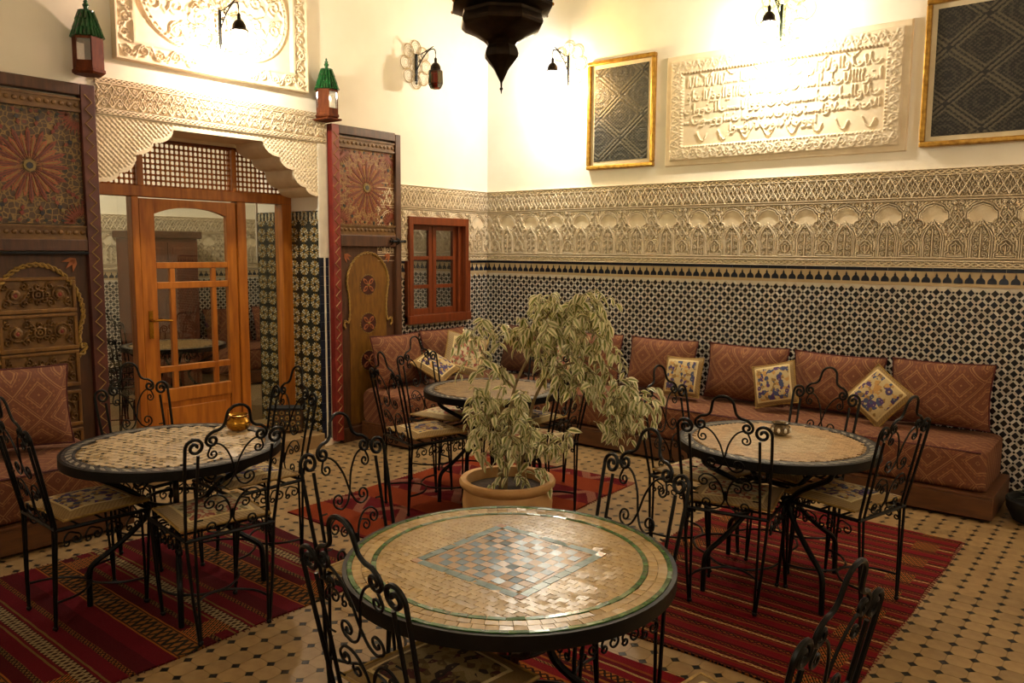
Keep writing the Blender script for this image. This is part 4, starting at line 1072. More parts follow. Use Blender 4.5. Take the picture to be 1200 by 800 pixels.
# ================================================================== RUGS
def rug(label, x0, x1, y0, y1, mat, rz=0.0, z=.0, name='kilim_rug'):
    w, h = x1 - x0, y1 - y0; nx, ny = int(w / .05), int(h / .05)
    m = MB(); xs = np.linspace(-w / 2, w / 2, nx); ys = np.linspace(-h / 2, h / 2, ny); rr = random.Random(int(x0 * 100))
    ph = [rr.random() * 6 for _ in range(4)]
    for j, y in enumerate(ys):
        for i, x in enumerate(xs):
            e = .007 * math.sin(y * 9 + ph[0]) if i in (0, nx - 1) else 0; e2 = .009 * math.sin(x * 7 + ph[1]) if j in (0, ny - 1) else 0
            m.v.append((x + e, y + e2, .0075 + .0012 * math.sin(x * 7 + ph[2]) * math.sin(y * 8 + ph[3])))
    for j in range(ny - 1):
        for i in range(nx - 1):
            a = j * nx + i; m.f.append((a, a + 1, a + nx + 1, a + nx)); m.c.append(None)
    bd = [j * nx for j in range(ny)][::-1] + list(range(1, nx)) + [j * nx + nx - 1 for j in range(1, ny)] + [(ny - 1) * nx + i for i in range(nx - 2, 0, -1)]
    o = len(m.v); m.v += [(m.v[k][0], m.v[k][1], .0005) for k in bd]
    for k in range(len(bd)): m.f.append((bd[k], bd[(k + 1) % len(bd)], o + (k + 1) % len(bd), o + k)); m.c.append(None)
    t = put(name, m.mesh(name, mat), None, ((x0 + x1) / 2, (y0 + y1) / 2, z), (0, 0, rz))
    tag(t, label, 'rug', 'kilim rugs')
    f = MB()
    for s in (-1, 1):
        n = int(h / .028)
        for k in range(n):
            y = -h / 2 + (k + .5) * h / n
            f.tube([(s * w / 2 - s * .004, y, .005), (s * (w / 2 + .012), y + rr.uniform(-.006, .006), .0035)], .0028, 4)
    o = f.build('fringe', 'red_paint' if mat != 'kilim_left' else 'piping', t); o['kind'] = 'stuff'
    return t
rug('dark red striped kilim under the table at left', *RUGS[0], 'kilim_left')
rug('red and orange fine striped kilim under the right table', *RUGS[1], 'kilim_right', -.008)
rug('red striped kilim under the nearest table', *RUGS[2], 'kilim_front', -.012)
rug('orange and red blocked rug beneath the back table behind the potted plant', *RUGS[3], 'kilim_centre', .03)

# ================================================================== TABLES
def table(label, loc, R, rz, style):
    t = thing('mosaic_table', label, 'table', (*loc, 0), rz, 'round mosaic tables'); zt = .71
    MB().lathe([(R - .012, zt - .040), (R + .006, zt - .040), (R + .006, zt - .001), (R - .006, zt - .001), (R - .006, zt - .008)], 72, cap=False).build('rim_band', 'iron', t)
    MB().lathe([(.001, zt - .022), (R - .005, zt - .022), (R - .005, zt - .0065), (.001, zt - .0065)], 72).build('table_bed', 'grout', t, False)
    for k in range(4):
        a = PI / 4 + k * PI / 2; c, s = math.cos(a), math.sin(a)
        pr = crom([(R - .06, zt - .03), (R - .09, .64), (.20, .545), (.125, .47), (.13, .41), (.19, .34), (.28, .262), (.335, .222), (.362, .19), (.37, .14), (.372, .0098)], 5)
        MB().tube([(r * c, r * s, z * zt / .74) for r, z in pr], .0125, 8).build('leg', 'iron', t)
    m = MB()
    m.tube([(p[0], p[1], .47) for p in circ((0, 0), .125, 24)[:-1]], .008, 6, closed=True).tube([(p[0], p[1], zt - .035) for p in circ((0, 0), R - .07, 40)[:-1]], .008, 6, closed=True)
    for k in range(4):
        a = k * PI / 2; c, s = math.cos(a), math.sin(a)
        for sg in (1, -1):
            P_ = spiral((.20, .60), .05, .008, 180, 460 * sg, 26); m.tube([(r * c, r * s + 0, z) for r, z in P_], .005, 5)
        a += PI / 4; c, s = math.cos(a), math.sin(a)
        m.tube([(r * c, r * s, z) for r, z in spiral((.235, .615), .035, .006, -120, -430, 24)], .005, 5)
    m.build('scrollwork', 'iron', t)
    y0 = zt
    def T(m, poly, c, dz=0, tilt=.0): # one tessera
        n = len(poly); q = [RNG.uniform(-tilt, tilt), RNG.uniform(-tilt, tilt)]; cx = sum(p[0] for p in poly) / n; cy = sum(p[1] for p in poly) / n
        m.add([(x, y, zt - .008) for x, y in poly] + [(x, y, zt + dz + (x - cx) * q[0] + (y - cy) * q[1]) for x, y in poly], [tuple(range(n, 2 * n))] + [(i, (i + 1) % n, n + (i + 1) % n, n + i) for i in range(n)], c)
    def seg(r0, r1, a0, a1, k=3):
        A = np.linspace(a0, a1, k); return [(r1 * math.cos(a), r1 * math.sin(a)) for a in A] + [(r0 * math.cos(a), r0 * math.sin(a)) for a in A[::-1]]
    if style == 'checker':
        def shared(name, mat, polys_loc, limit=300):
            """polys_loc: list of (mesh key poly, loc, rot); the first `limit` become parts, the rest one joined part"""
            cache = {}; rest = MB()
            for i, (key, poly, loc_, r_) in enumerate(polys_loc):
                if i < limit:
                    if key not in cache:
                        mm = MB(); n = len(poly); mm.add([(x, y, -.008) for x, y in poly] + [(x, y, 0) for x, y in poly], [tuple(range(n, 2 * n))] + [(i_, (i_ + 1) % n, n + (i_ + 1) % n, n + i_) for i_ in range(n)]); cache[key] = mm.mesh(name, mat, False, recalc=False)
                    o = put(name, cache[key], t, (loc_[0], loc_[1], zt + loc_[2])); o.rotation_euler = (RNG.normal(0, .028), RNG.normal(0, .028), r_)
                else:
                    c, s = math.cos(r_), math.sin(r_); T(rest, [(loc_[0] + x * c - y * s, loc_[1] + x * s + y * c) for x, y in poly], None, loc_[2], .012)
            if rest.v: o = rest.build(name + '_field', mat, t, False, recalc=False); o['kind'] = 'stuff'
        rim = []
        n = 60
        for k in range(n): rim.append(('o', seg(.437 - .44, .4485 - .44, 0, 0), None, 0))
        rim = [('a', [(-.0055, -.0228), (.0068, -.0238), (.0068, .0238), (-.0055, .0228)], (.4425 * math.cos(2 * PI * k / n), .4425 * math.sin(2 * PI * k / n), .0014), 2 * PI * k / n) for k in range(n)]
        n2 = 52; rim += [('b', [(-.0068, -.0214), (.0068, -.0224), (.0068, .0224), (-.0068, .0214)], (.3775 * math.cos(2 * PI * k / n2), .3775 * math.sin(2 * PI * k / n2), .0014), 2 * PI * k / n2) for k in range(n2)]
        shared('green_tile', 'green_tile', rim)
        ring = []
        for r, n in ((.3985, 76), (.424, 82)):
            h = .0125; a1 = PI * (r - h) / n - .0006; a2 = PI * (r + h) / n - .0006
            ring += [('r%d' % n, [(-h + .0004, -a1), (h - .0004, -a2 + .002), (h - .0004, a2 + .002), (-h + .0004, a1)], (r * math.cos(2 * PI * (k + (n % 4) * .1) / n), r * math.sin(2 * PI * (k + (n % 4) * .1) / n), 0), 2 * PI * (k + (n % 4) * .1) / n) for k in range(n)]
        shared('ring_tile', 'cream_glaze', ring)
        field = []; bw, bh = .0305, .0215; hs = .197
        for j in range(-19, 20):
            for i in range(-15, 16):
                x = (i + (.5 if j % 2 else 0)) * bw; y = j * bh
                if math.hypot(x, y) > .386: continue
                if abs(x) < hs - .004 and abs(y) < hs - .004: continue
                e = .0014
                q_ = [(-bw / 2 + .0004, -bh / 2 + .0004 + (e if j % 2 else -e)), (bw / 2 - .0004, -bh / 2 + .0004 - (e if j % 2 else -e)), (bw / 2 - .0004, bh / 2 - .0004 - (e if j % 2 else -e)), (-bw / 2 + .0004, bh / 2 - .0004 + (e if j % 2 else -e))]
                far = any(math.hypot(x + a, y + b_) > .383 for a, b_ in q_)
                if far:
                    q_ = [((x + a) * min(1, .383 / math.hypot(x + a, y + b_)) - x, (y + b_) * min(1, .383 / math.hypot(x + a, y + b_)) - y) for a, b_ in q_]
                field.append(('f%d' % (j % 2) if not far else 'c%d_%d' % (i, j), q_, (x, y, -.0002), 0))
        field.sort(key=lambda f: (f[2][0] + loc[0]) ** 2 + (f[2][1] + loc[1]) ** 2)
        shared('field_tile', 'cream_glaze', field)
        MB().prism([(-hs, -hs), (hs, -hs), (hs, hs), (-hs, hs)], zt - .0075, zt - .001).build('centre_bed', 'grout', t, False)
        bo, cor = [], []
        for q in range(4):
            r_ = q * PI / 2; c, s = math.cos(r_), math.sin(r_)
            for k in range(7):
                u, v = (k - 3) * .0488, hs - .0135; bo.append(('b', [(-.0240, -.0125), (.0240, -.0125), (.0240, .0125), (-.0240, .0125)], (u * c - v * s, u * s + v * c, .0006), r_))
            u = v = hs - .0135; cor.append(('c', [(-.0128, -.0128), (.0128, -.0128), (.0128, .0128), (-.0128, .0128)], (u * c - v * s, u * s + v * c, .0008), r_))
        shared('border_tile', 'teal_tile', bo); shared('corner_tile', 'amber_tile', cor)
        a, b_ = [], []; st = .0316
        for i in range(10):
            for j in range(10):
                h = st / 2 - .0005; (a if (i + j) % 2 else b_).append(('k', [(-h, -h), (h, -h), (h, h), (-h, h)], ((i - 4.5) * st, (j - 4.5) * st, .0004), 0))
        shared('blue_checker_tile', 'slate_tile', a); shared('pale_checker_tile', 'peach_glaze', b_)
        ed = []
        for q in range(4):
            r_ = q * PI / 2; c, s = math.cos(r_), math.sin(r_)
            for k in range(10):
                u, v = (k - 4.5) * .0316, .1645; ed.append(('e', [(-.0152, -.0055), (.0152, -.0055), (.0152, .0055), (-.0152, .0055)], (u * c - v * s, u * s + v * c, .0003), r_))
        shared('edge_tile', 'peach_glaze', ed)
        t.scale = (1.035, 1.035, 1); return t
    m = MB(); cr = [lin(c) for c in ('#c0a57a', '#ceb58a', '#b49768', '#cbb084')]; bl = [lin(c) for c in ('#171a22', '#22262c', '#1b1d1e')]; wh = [lin(c) for c in ('#a59c88', '#8f8877')]
    pick = lambda L: L[RNG.integers(len(L))]
    n = 96
    for k in range(n): T(m, seg(R - .022, R - .008, 2 * PI * k / n, 2 * PI * (k + .93) / n, 2), pick(bl), 0, .02)
    for k in range(n):
        a0, a1 = 2 * PI * k / n, 2 * PI * (k + .92) / n; sk = .6 * (a1 - a0)
        A = [(R - .024, a0 + sk), (R - .024, a1 + sk), (R - .048, a1 - sk), (R - .048, a0 - sk)]
        T(m, [(r * math.cos(a), r * math.sin(a)) for r, a in A], pick(wh if k % 2 else bl), 0, .02)
    for k in range(n): T(m, seg(R - .062, R - .050, 2 * PI * k / n, 2 * PI * (k + .93) / n, 2), pick(bl), 0, .02)
    R2_ = R - .064
    if style == 'dotted':
        p = .037
        for i in range(-13, 14):
            for j in range(-13, 14):
                x, y = i * p, j * p; h, c = p / 2 - .0005, .0085
                if math.hypot(x, y) < R2_ - .012: T(m, [(x - h + c, y - h), (x + h - c, y - h), (x + h, y - h + c), (x + h, y + h - c), (x + h - c, y + h), (x - h + c, y + h), (x - h, y + h - c), (x - h, y - h + c)], pick(cr), 0, .13)
                x, y = x + p / 2, y + p / 2; d = .0078
                if math.hypot(x, y) < R2_ - .006: T(m, [(x - d, y), (x, y - d), (x + d, y), (x, y + d)], pick(bl), 0, .13)
    else:
        w, h = (.030, .021) if style == 'plain' else (.05, .024); cc = cr if style == 'plain' else [lin(c) for c in ('#8a6a3a', '#7a5c30', '#96763f')]
        hexs = .235
        for j in range(-24, 25):
            for i in range(-16, 17):
                x, y = (i + (.5 if j % 2 else 0)) * w, j * h
                if math.hypot(x, y) > R2_ - .008: continue
                c = pick(cc)
                if style == 'plain' and max(abs(x), abs(x) * .5 + abs(y) * .866) > hexs: c = tuple(v * k for v, k in zip(c, (.92, .78, .62)))
                T(m, [(x - w / 2 + .0005, y - h / 2 + .0005), (x + w / 2 - .0005, y - h / 2 + .0005), (x + w / 2 - .0005, y + h / 2 - .0005), (x - w / 2 + .0005, y + h / 2 - .0005)], c, 0, .02)
    m.build('mosaic_tiles', 'mosaic_attr', t, False, recalc=False)['kind'] = 'stuff'
    return t
table('nearest round table with blue checkered square in cream mosaic and green rim', (-1.42, 1.742), .457, 0, 'checker')
table('round table at left with dark dots in cream mosaic holding the brass bowl', (-3.436, 1.796), .46, .3, 'dotted')
table('round table at right with plain cream mosaic holding the painted pot', (-1.377, 3.695), .455, .2, 'plain')
table('round tan brick mosaic table at the back behind the leafy plant', (-3.33, 3.89), .435, .4, 'brick')

# ================================================================== CHAIRS
def py(z): return -.2 + (.01 * z / .45 if z < .45 else .01 - .11 * (z - .45) / .535)
def bk(pts): return [(p[0], py(p[1]), p[1]) for p in pts]
def make_chair(label):
    t = thing('iron_chair', label, 'chair', (0, 0, 0), 0, 'wrought iron chairs')
    zf = .006
    m = MB(); sw = MB()
    for s in (1, -1):
        mx = (lambda P_: P_) if s == 1 else mirx
        outer = crom([(.185, .445), (.194, .60), (.201, .74), (.203, .825)], 4)
        outer += spiral((.166, .832), .038, .007, -8, 560, 30)
        m.tube(bk(mx(outer)), .0068, 6)
        m.tube(bk(mx([(.150, .445), (.150, .62), (.152, .798)])), .0062, 6)
        hoop = crom([(0, .985), (.022, .980), (.042, .962), (.049, .935), (.056, .908), (.074, .893), (.098, .887), (.118, .872)], 4) + spiral((.100, .852), .026, .006, 45, -500, 26)[1:]
        m.tube(bk(mx(hoop)), .0062, 6)
        a = [p for p in reversed(spiral((.093, .795), .021, .005, 10, -430, 22))]
        a = a + crom([(.110, .812), (.098, .832), (.075, .835), (.045, .812), (.018, .765), (.004, .715), (-.004, .69), (-.022, .658), (-.048, .644), (-.07, .652)], 4)[1:] + spiral((-.066, .680), .028, .005, -70, -0.01, 2)[:0]
        a += spiral((-.062, .677), .026, .005, -110, -440, 22)[1:] if False else spiral((-.058, .676), .028, .005, 245, -460, 24)
        sw.tube(bk(mx(a)), .0040, 5)
        b_ = crom([(.006, .50), (.008, .535), (.022, .580), (.052, .612), (.088, .618), (.112, .600)], 4) + spiral((.094, .585), .024, .005, 40, -450, 22)[1:]
        sw.tube(bk(mx(b_)), .0040, 5)
        c_ = crom([(.012, .555), (.03, .585), (.05, .583)], 3) + spiral((.052, .562), .021, .005, 90, -440, 18)[1:]
        sw.tube(bk(mx(c_)), .0036, 5)
        d_ = crom([(.002, .545), (-.004, .505), (-.028, .468), (-.062, .455), (-.09, .462)], 4) + spiral((-.082, .484), .024, .005, 250, -450, 22)[1:]
        sw.tube(bk(mx(d_)), .0040, 5)
        for q in (.645, .52): sw.tube([(s * .145, py(q), q), (s * .12, py(q), q)], .0035, 4)
    m.build('back_frame', 'iron', t); sw.build('back_scrolls', 'iron', t)
    # seat frame
    fr, rr = .195, .185; zs_ = .442
    m = MB()
    cs = [(-rr, -.19), (rr, -.19), (fr, .19), (-fr, .19)]
    for i in range(4): m.tube([(*cs[i], zs_), (*cs[(i + 1) % 4], zs_)], .0085, 6)
    for y in (-.1, 0, .1): m.tube([(-.187, y, zs_), (.187, y, zs_)], .0055, 5)
    m.build('seat_frame', 'iron', t)
    # legs: pairs of rods that meet at the foot
    for s in (1, -1):
        m = MB().tube([(s * .185, -.19, .442), (s * .168, -.196, .2), (s * .149, -.2, zf)], .0068, 6).tube([(s * .150, -.19, .442), (s * .147, -.196, .2), (s * .143, -.2, zf)], .006, 6).ball((s * .146, -.2, zf + .009), .012, 8, 5, (1, 1, .9))
        m.build('leg', 'iron', t)
        m = MB().tube([(s * .193, .188, .442), (s * .178, .183, .2), (s * .163, .175, zf)], .0068, 6).tube([(s * .193, .155, .442), (s * .176, .166, .2), (s * .161, .173, zf)], .006, 6).ball((s * .162, .174, zf + .009), .012, 8, 5, (1, 1, .9))
        m.build('leg', 'iron', t)
    m = MB()
    m.tube(crom([(-.152, -.197, .125), (-.13, -.10, .125), (-.06, -.025, .125), (0, -.008, .125), (.06, -.025, .125), (.13, -.10, .125), (.152, -.197, .125)], 5), .0055, 6)
    m.tube(crom([(-.170, .178, .125), (-.145, .09, .125), (-.07, .012, .125), (0, -.004, .125), (.07, .012, .125), (.145, .09, .125), (.170, .178, .125)], 5), .0055, 6)
    m.build('stretcher', 'iron', t)
    # apron scrolls on the front and both sides
    def run(f, L):
        mm = MB(); n = 4; st = L / n
        for i in range(n):
            u = -L / 2 + (i + .5) * st; s = 1
            P_ = [p for p in reversed(spiral((u + st * .12, .392), .024, .005, 90, -430, 20))] + crom([(u + st * .12, .416), (u - st * .2, .424), (u - st * .42, .400), (u - st * .40, .382)], 4)[1:] + spiral((u - st * .30, .380), .014, .004, 180, 360, 14)[1:]
            mm.tube([f(*p) for p in P_], .0040, 5)
        return mm
    run(lambda u, z: (u, .19, z), .35).build('apron_scroll', 'iron', t)
    run(lambda u, z: (.190, u, z), .34).build('apron_scroll', 'iron', t); run(lambda u, z: (-.190, -u, z), .34).build('apron_scroll', 'iron', t)
    return t
def pillow_mesh(name, w, h, th, mat, n=15, pinch=.05, frill=0):
    m = MB(); us = np.linspace(-1, 1, n)
    P_ = {}
    for side in (1, -1):
        for j, v in enumerate(us):
            for i, u in enumerate(us):
                e = (1 - abs(u) ** 3.2) * (1 - abs(v) ** 3.2)
                x = u * w / 2 * (1 - pinch * (1 - v * v) * abs(u) ** 2); y = v * h / 2 * (1 - pinch * (1 - u * u) * abs(v) ** 2)
                z = side * th / 2 * max(e, 0) ** .55
                key = (i, j) if (i in (0, n - 1) or j in (0, n - 1)) else (i, j, side)
                if key not in P_: P_[key] = len(m.v); m.v.append((x, y, z + .004 * math.sin(x * 31 + 1) * math.sin(y * 27) * e))
        for j in range(n - 1):
            for i in range(n - 1):
                k = lambda a, b_: P_[(a, b_)] if (a in (0, n - 1) or b_ in (0, n - 1)) else P_[(a, b_, side)]
                q = (k(i, j), k(i + 1, j), k(i + 1, j + 1), k(i, j + 1)); m.f.append(q if side > 0 else q[::-1]); m.c.append(None)
    edge = [(i, 0) for i in range(n)] + [(n - 1, j) for j in range(1, n)] + [(i, n - 1) for i in range(n - 2, -1, -1)] + [(0, j) for j in range(n - 2, 0, -1)]
    ep = [m.v[P_[e]] for e in edge]
    return m.mesh(name, mat, recalc=False), MB().tube(ep, .006, 5, closed=True).mesh('piping', None)
def with_mat(me, mat): q = me.copy(); q.materials.clear(); q.materials.append(MT[mat]); return q
CH = {  # position, facing angle, label, cushion material, cushion label
 'FL': ((-1.40, 1.42), 356, 'iron chair nearest the camera at lower left of the blue checkered table', 'tapestry_brown', 'brown flowered cushion on the chair nearest the camera'),
 'B': ((-2.05, 1.88), 273, 'iron chair on the far left side of the blue checkered table', 'tapestry_seat', 'cream flowered cushion poking out left of the blue checkered table'),
 'D': ((-1.41, 2.11), 164, 'iron chair on the far right side of the blue checkered table', 'tapestry_seat', 'flowered cushion hidden under the far right of the blue checkered table'),
 'E': ((-.73, 1.68), 83, 'dark iron chair back cut off by the bottom right edge of the photo', 'tapestry_brown', 'cushion on the chair cut off at the bottom right edge'),
 'LF': ((-3.07, 1.76), 82, 'iron chair seen from behind in front of the brass bowl', 'tapestry_rose', 'rose and green cushion on the chair in front of the brass bowl'),
 'LL': ((-3.61, 1.47), 359, 'iron chair seen side on at the left edge of the photo', 'tapestry_blue', 'blue flowered cushion on the chair at the left edge'),
 'LB': ((-3.92, 2.00), 276, 'iron chair between the left table and the glazed door', 'tapestry_seat', 'cushion on the chair between the left table and the glazed door'),
 'LR': ((-3.47, 2.19), 177, 'iron chair right of the brass bowl before the portal jamb', 'tapestry_blue', 'gold bordered cushion on the chair right of the brass bowl'),
 'RF': ((-1.46, 3.45), 9, 'iron chair seen from behind at the front of the right table', 'tapestry_rose', 'green and rose cushion on the front chair of the right table'),
 'RR': ((-1.08, 3.77), 75, 'iron chair seen side on at the right of the right table', 'tapestry_blue', 'blue flowered cushion on the right hand chair of the right table'),
 'RB': ((-1.44, 4.05), 161, 'iron chair between the right table and the long sofa', 'tapestry_seat', 'cushion on the chair between the right table and the sofa'),
 'RL': ((-1.77, 3.73), 260, 'iron chair on the left of the right table by the drooping branch', 'tapestry_rose', 'pink and cream cushion on the left chair of the right table'),
 'P': ((-3.76, 3.92), 274, 'iron chair at the back left table nearer the sofa corner', 'tapestry_rose', 'pale cushion on the chair of the back table nearer the sofa corner'),
 'Q': ((-3.50, 3.45), 345, 'iron chair of the back table just left of the plant pot', 'tapestry_blue', 'blue and cream cushion on the chair just left of the plant pot'),
 'S': ((-2.87, 3.75), 95, 'iron chair of the back table right of the plant stems', 'tapestry_rose', 'rose cushion on the back table chair right of the plant stems'),
 'T': ((-3.26, 4.20), 180, 'iron chair hidden behind the back table and the plant', 'tapestry_seat', 'cushion on the chair hidden behind the back table')}
chair0 = None; seat_me = {}
sm, sp = pillow_mesh('seat_cushion', .37, .36, .055, None, 11, .02)
for k, (pos, ang, lab, cm, cl) in CH.items():
    onr = onrug(*pos, .0); z = .008 if onr else .0
    if chair0 is None:
        chair0 = make_chair(lab); chair0.location = (*pos, z); chair0.rotation_euler = (0, 0, math.radians(ang))
    else: dup(chair0, (*pos, z), math.radians(ang), lab)
    if cm not in seat_me: seat_me[cm] = (with_mat(sm, cm), with_mat(sp, 'rope_gold'))
    a = math.radians(ang); off = .01
    o = put('seat_cushion', seat_me[cm][0], None, (pos[0] - math.sin(a) * off, pos[1] + math.cos(a) * off, z + .478), (0, 0, a + RNG.uniform(-.06, .06)))
    tag(o, cl, 'cushion', 'chair seat cushions')
    put('piping', seat_me[cm][1], o)

# ================================================================== SOFAS
def rbox(name, mat, b, parent, bev, seg=4):
    o = box(name, mat, b, parent); md = o.modifiers.new('bevel', 'BEVEL'); md.width = bev; md.segments = seg
    o.data.polygons.foreach_set('use_smooth', [True] * len(o.data.polygons)); return o
def sofa(label, loc, rz, L, D=.645, end0=False):
    """local x along the wall, back at y=0, front at -D"""
    t = thing('banquette', label, 'sofa', loc, rz, 'low brocade banquettes')
    box('plinth', 'black_and_shade', (.03, L - .03, -D + .06, -.01, 0, .02), t)  # recessed plinth, coloured near-black to paint the shadow gap under the base
    box('base_board', 'bench_wood', (0, L, -D, -D + .035, .02, .145), t, .004); box('base_end', 'bench_wood', (L - .035, L, -D + .035, 0, .02, .145), t, .004); box('base_end', 'bench_wood', (0, .035, -D + .035, 0, .02, .145), t, .004)
    box('base_top', 'bench_wood', (0.0, L + .0, -D, 0, .145, .165), t, .004)
    # mattress: slightly swelling cross-section swept along x
    x0, x1, y0, y1, z0, z1 = .012, L - .055, -D + .02, -.012, .166, .43
    sec = []
    n = 5
    for (cx, cz, a0) in ((y1 - .05, z1 + .0 - .05, 0), (y0 + .06, z1 - .06, 90), (y0 + .05, z0 + .05, 180), (y1 - .05, z0 + .05, 270)):
        r = .06 if a0 == 90 else .05
        for k in range(n + 1): a = math.radians(a0 + 90 * k / n); sec.append((cx + r * math.cos(a), cz + r * math.sin(a)))
    cy, cz = (y0 + y1) / 2, (z0 + z1) / 2
    m = MB(); xs = [x0, x0 + .015, x0 + .04] + list(np.linspace(x0 + .12, x1 - .12, max(3, int(L / .15)))) + [x1 - .04, x1 - .015, x1]
    for i, x in enumerate(xs):
        e = min(x - x0, x1 - x); k = 1 - .16 * max(0, 1 - e / .06) ** 2
        for y, z in sec: m.v.append((x, cy + (y - cy) * (k if y < cy else 1), (z0 + (z - z0) * (k * .5 + .5)) + (.012 * math.sin(x * 3.1 + y * 4) + .018 * (y - y0) / D if z > cz else 0)))
    q = len(sec)
    for i in range(len(xs) - 1):
        for k in range(q): m.f.append((i * q + k, i * q + (k + 1) % q, (i + 1) * q + (k + 1) % q, (i + 1) * q + k)); m.c.append(None)
    m.f += [tuple(range(q)), tuple((len(xs) - 1) * q + k for k in range(q))]; m.c += [None, None]
    mo = m.build('mattress', 'brocade', t, ang=50)
    pm = MB().tube([(x0 + .02, y0 + .012, z1 - .018), (x1 - .03, y0 + .012, z1 - .018)], .006, 5); pm.build('piping', 'piping', mo)
    return t
sofa('long rust brocade banquette along the tiled back wall', (XL + .662, YB - .012, 0), 0, -.69 - (XL + .662))
sofa('short brocade banquette along the left wall under the small window', (XL + .075, 4.34, 0), PR, YB - 4.34 - .02, .575)
sofa('dark brocade banquette at the left edge below the carved door leaf', (XL + .08, -.45, 0), PR, 2.55)

# cushions leaning on the walls: (label, centre x, centre y, z of the bottom edge, width, height, facing angle, lean, roll, kind)
big_me = {}; small_me = {}
def cushion(name, label, x, y, zb, w, h, rz, lean, roll, mat, th=.15, group='brocade back cushions', pip='piping'):
    key = (round(w, 2), round(h, 2), mat)
    if key not in big_me:
        a, b_ = pillow_mesh(name, w, h, th, mat, 15, .06); big_me[key] = (a, with_mat(b_, pip))
    # local x = width, local y = height (up), local z = front
    M = Matrix.Rotation(rz, 4, 'Z') @ Matrix.Rotation(PI / 2 - lean, 4, 'X') @ Matrix.Rotation(roll, 4, 'Z')
    hh_ = (abs(math.cos(roll)) * h + abs(math.sin(roll)) * w) / 2
    o = put(name, big_me[key][0], None); tag(o, label, 'cushion', group)
    M.translation = Vector((x, y, zb + hh_ * math.cos(lean) + .002)); o.matrix_world = M
    put('piping', big_me[key][1], o)
    return o
zb = .458
yb = YB - .15
cushion('back_cushion', 'rust brocade back cushion at the right end of the long sofa', -1.11, yb, zb, .62, .43, 0, .22, .01, 'brocade', .17)
cushion('back_cushion', 'rust back cushion behind the diagonal flowered cushion', -1.78, yb, zb, .64, .42, 0, .22, -.01, 'brocade', .17)
cushion('back_cushion', 'rust back cushion between the upright and the tilted flowered cushions', -2.46, yb, zb, .64, .43, 0, .22, .0, 'brocade', .17)
cushion('back_cushion', 'rust back cushion behind the upright flowered cushion right of the plant', -3.19, yb, zb, .62, .43, 0, .22, .0, 'brocade', .17)
cushion('back_cushion', 'rust back cushion mostly hidden behind the plant crown', -3.88, yb, zb, .60, .43, 0, .22, .0, 'brocade', .17)
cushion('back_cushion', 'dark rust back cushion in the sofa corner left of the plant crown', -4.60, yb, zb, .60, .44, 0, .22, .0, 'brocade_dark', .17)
xw = XL + .15
cushion('back_cushion', 'rust back cushion leaning beside the painted door leaf', xw + .06, 4.64, zb, .55, .43, PR, .22, .0, 'brocade', .17)
cushion('back_cushion', 'rust back cushion under the small window', xw, 5.28, zb, .58, .43, PR, .22, .0, 'brocade', .17)
cushion('back_cushion', 'rust brocade cushion at the left edge against the carved door leaf', XL + .29, 1.63, zb + .005, .66, .46, PR, .22, -.05, 'brocade', .17)
FG = 'flowered throw cushions'
def throw(label, x, y, z, rz, lean, roll, mat='tapestry_blue', s=.36): cushion('throw_cushion', label, x, y, z, s, s, rz, lean, roll, mat, .11, FG, 'rope_gold')
throw('upright blue flowered throw cushion on the long sofa', -2.90, yb - .17, zb, .0, .30, .03, s=.315)
throw('tilted blue flowered throw cushion in the middle of the long sofa', -2.16, yb - .17, zb - .01, .0, .32, .26, s=.32)
throw('blue flowered throw cushion standing on its corner on the long sofa', -1.445, yb - .18, zb - .03, .0, .34, -.66, s=.315)
throw('peach flowered throw cushion in the left sofa corner', -4.97 + .19, 5.22, zb, PR - .5, .45, -.30, 'tapestry_rose', .38)
throw('blue and white throw cushion slumped beside the peach cushion', -4.80, 4.86, zb + .03, PR - .1, 1.0, .45, 'tapestry_blue', .33)
throw('pale throw cushion half hidden behind the plant branches', -4.05, yb - .19, zb, 0, .30, .05, 'tapestry_rose', .38)

# ================================================================== SMALL OBJECTS
t = thing('brass_bowl', 'small shiny brass bowl on the left table', 'bowl', (-3.48, 2.15, .711)); t.scale = (1.2, 1.2, 1.15)
MB().lathe([(.024, 0), (.03, .002), (.043, .012), (.050, .028), (.047, .043), (.036, .053), (.033, .058), (.040, .064), (.043, .068), (.040, .069), (.031, .060), (.034, .05), (.043, .035), (.04, .015), (.02, .006)], 28).build('body', 'brass', t)
MB().tube([(.049 * math.cos(a), .049 * math.sin(a), .03) for a in np.linspace(0, 2 * PI, 29)[:-1]], .0014, 5, closed=True).build('band', 'brass', t)
t = thing('painted_pot', 'small brown and cream painted pot on the right table', 'pot', (-1.405, 3.815, .711))
MB().lathe([(.028, 0), (.032, .003), (.045, .016), (.048, .030), (.044, .044), (.036, .050), (.036, .054), (.043, .058), (.044, .062), (.038, .061), (.030, .052), (.034, .04), (.04, .028), (.034, .01), (.015, .006)], 26).build('body', 'ceramic', t)
m = MB()
for k in range(9):
    a = 2 * PI * k / 9
    m.ball((.046 * math.cos(a), .046 * math.sin(a), .028), .008, 8, 5, (1, 1, 1.5))
m.build('painted_lobe', 'white_trim', t)
MB().tube([(.0435 * math.cos(a), .0435 * math.sin(a), .0605) for a in np.linspace(0, 2 * PI, 27)[:-1]], .002, 5, closed=True).build('lip', 'iron', t)
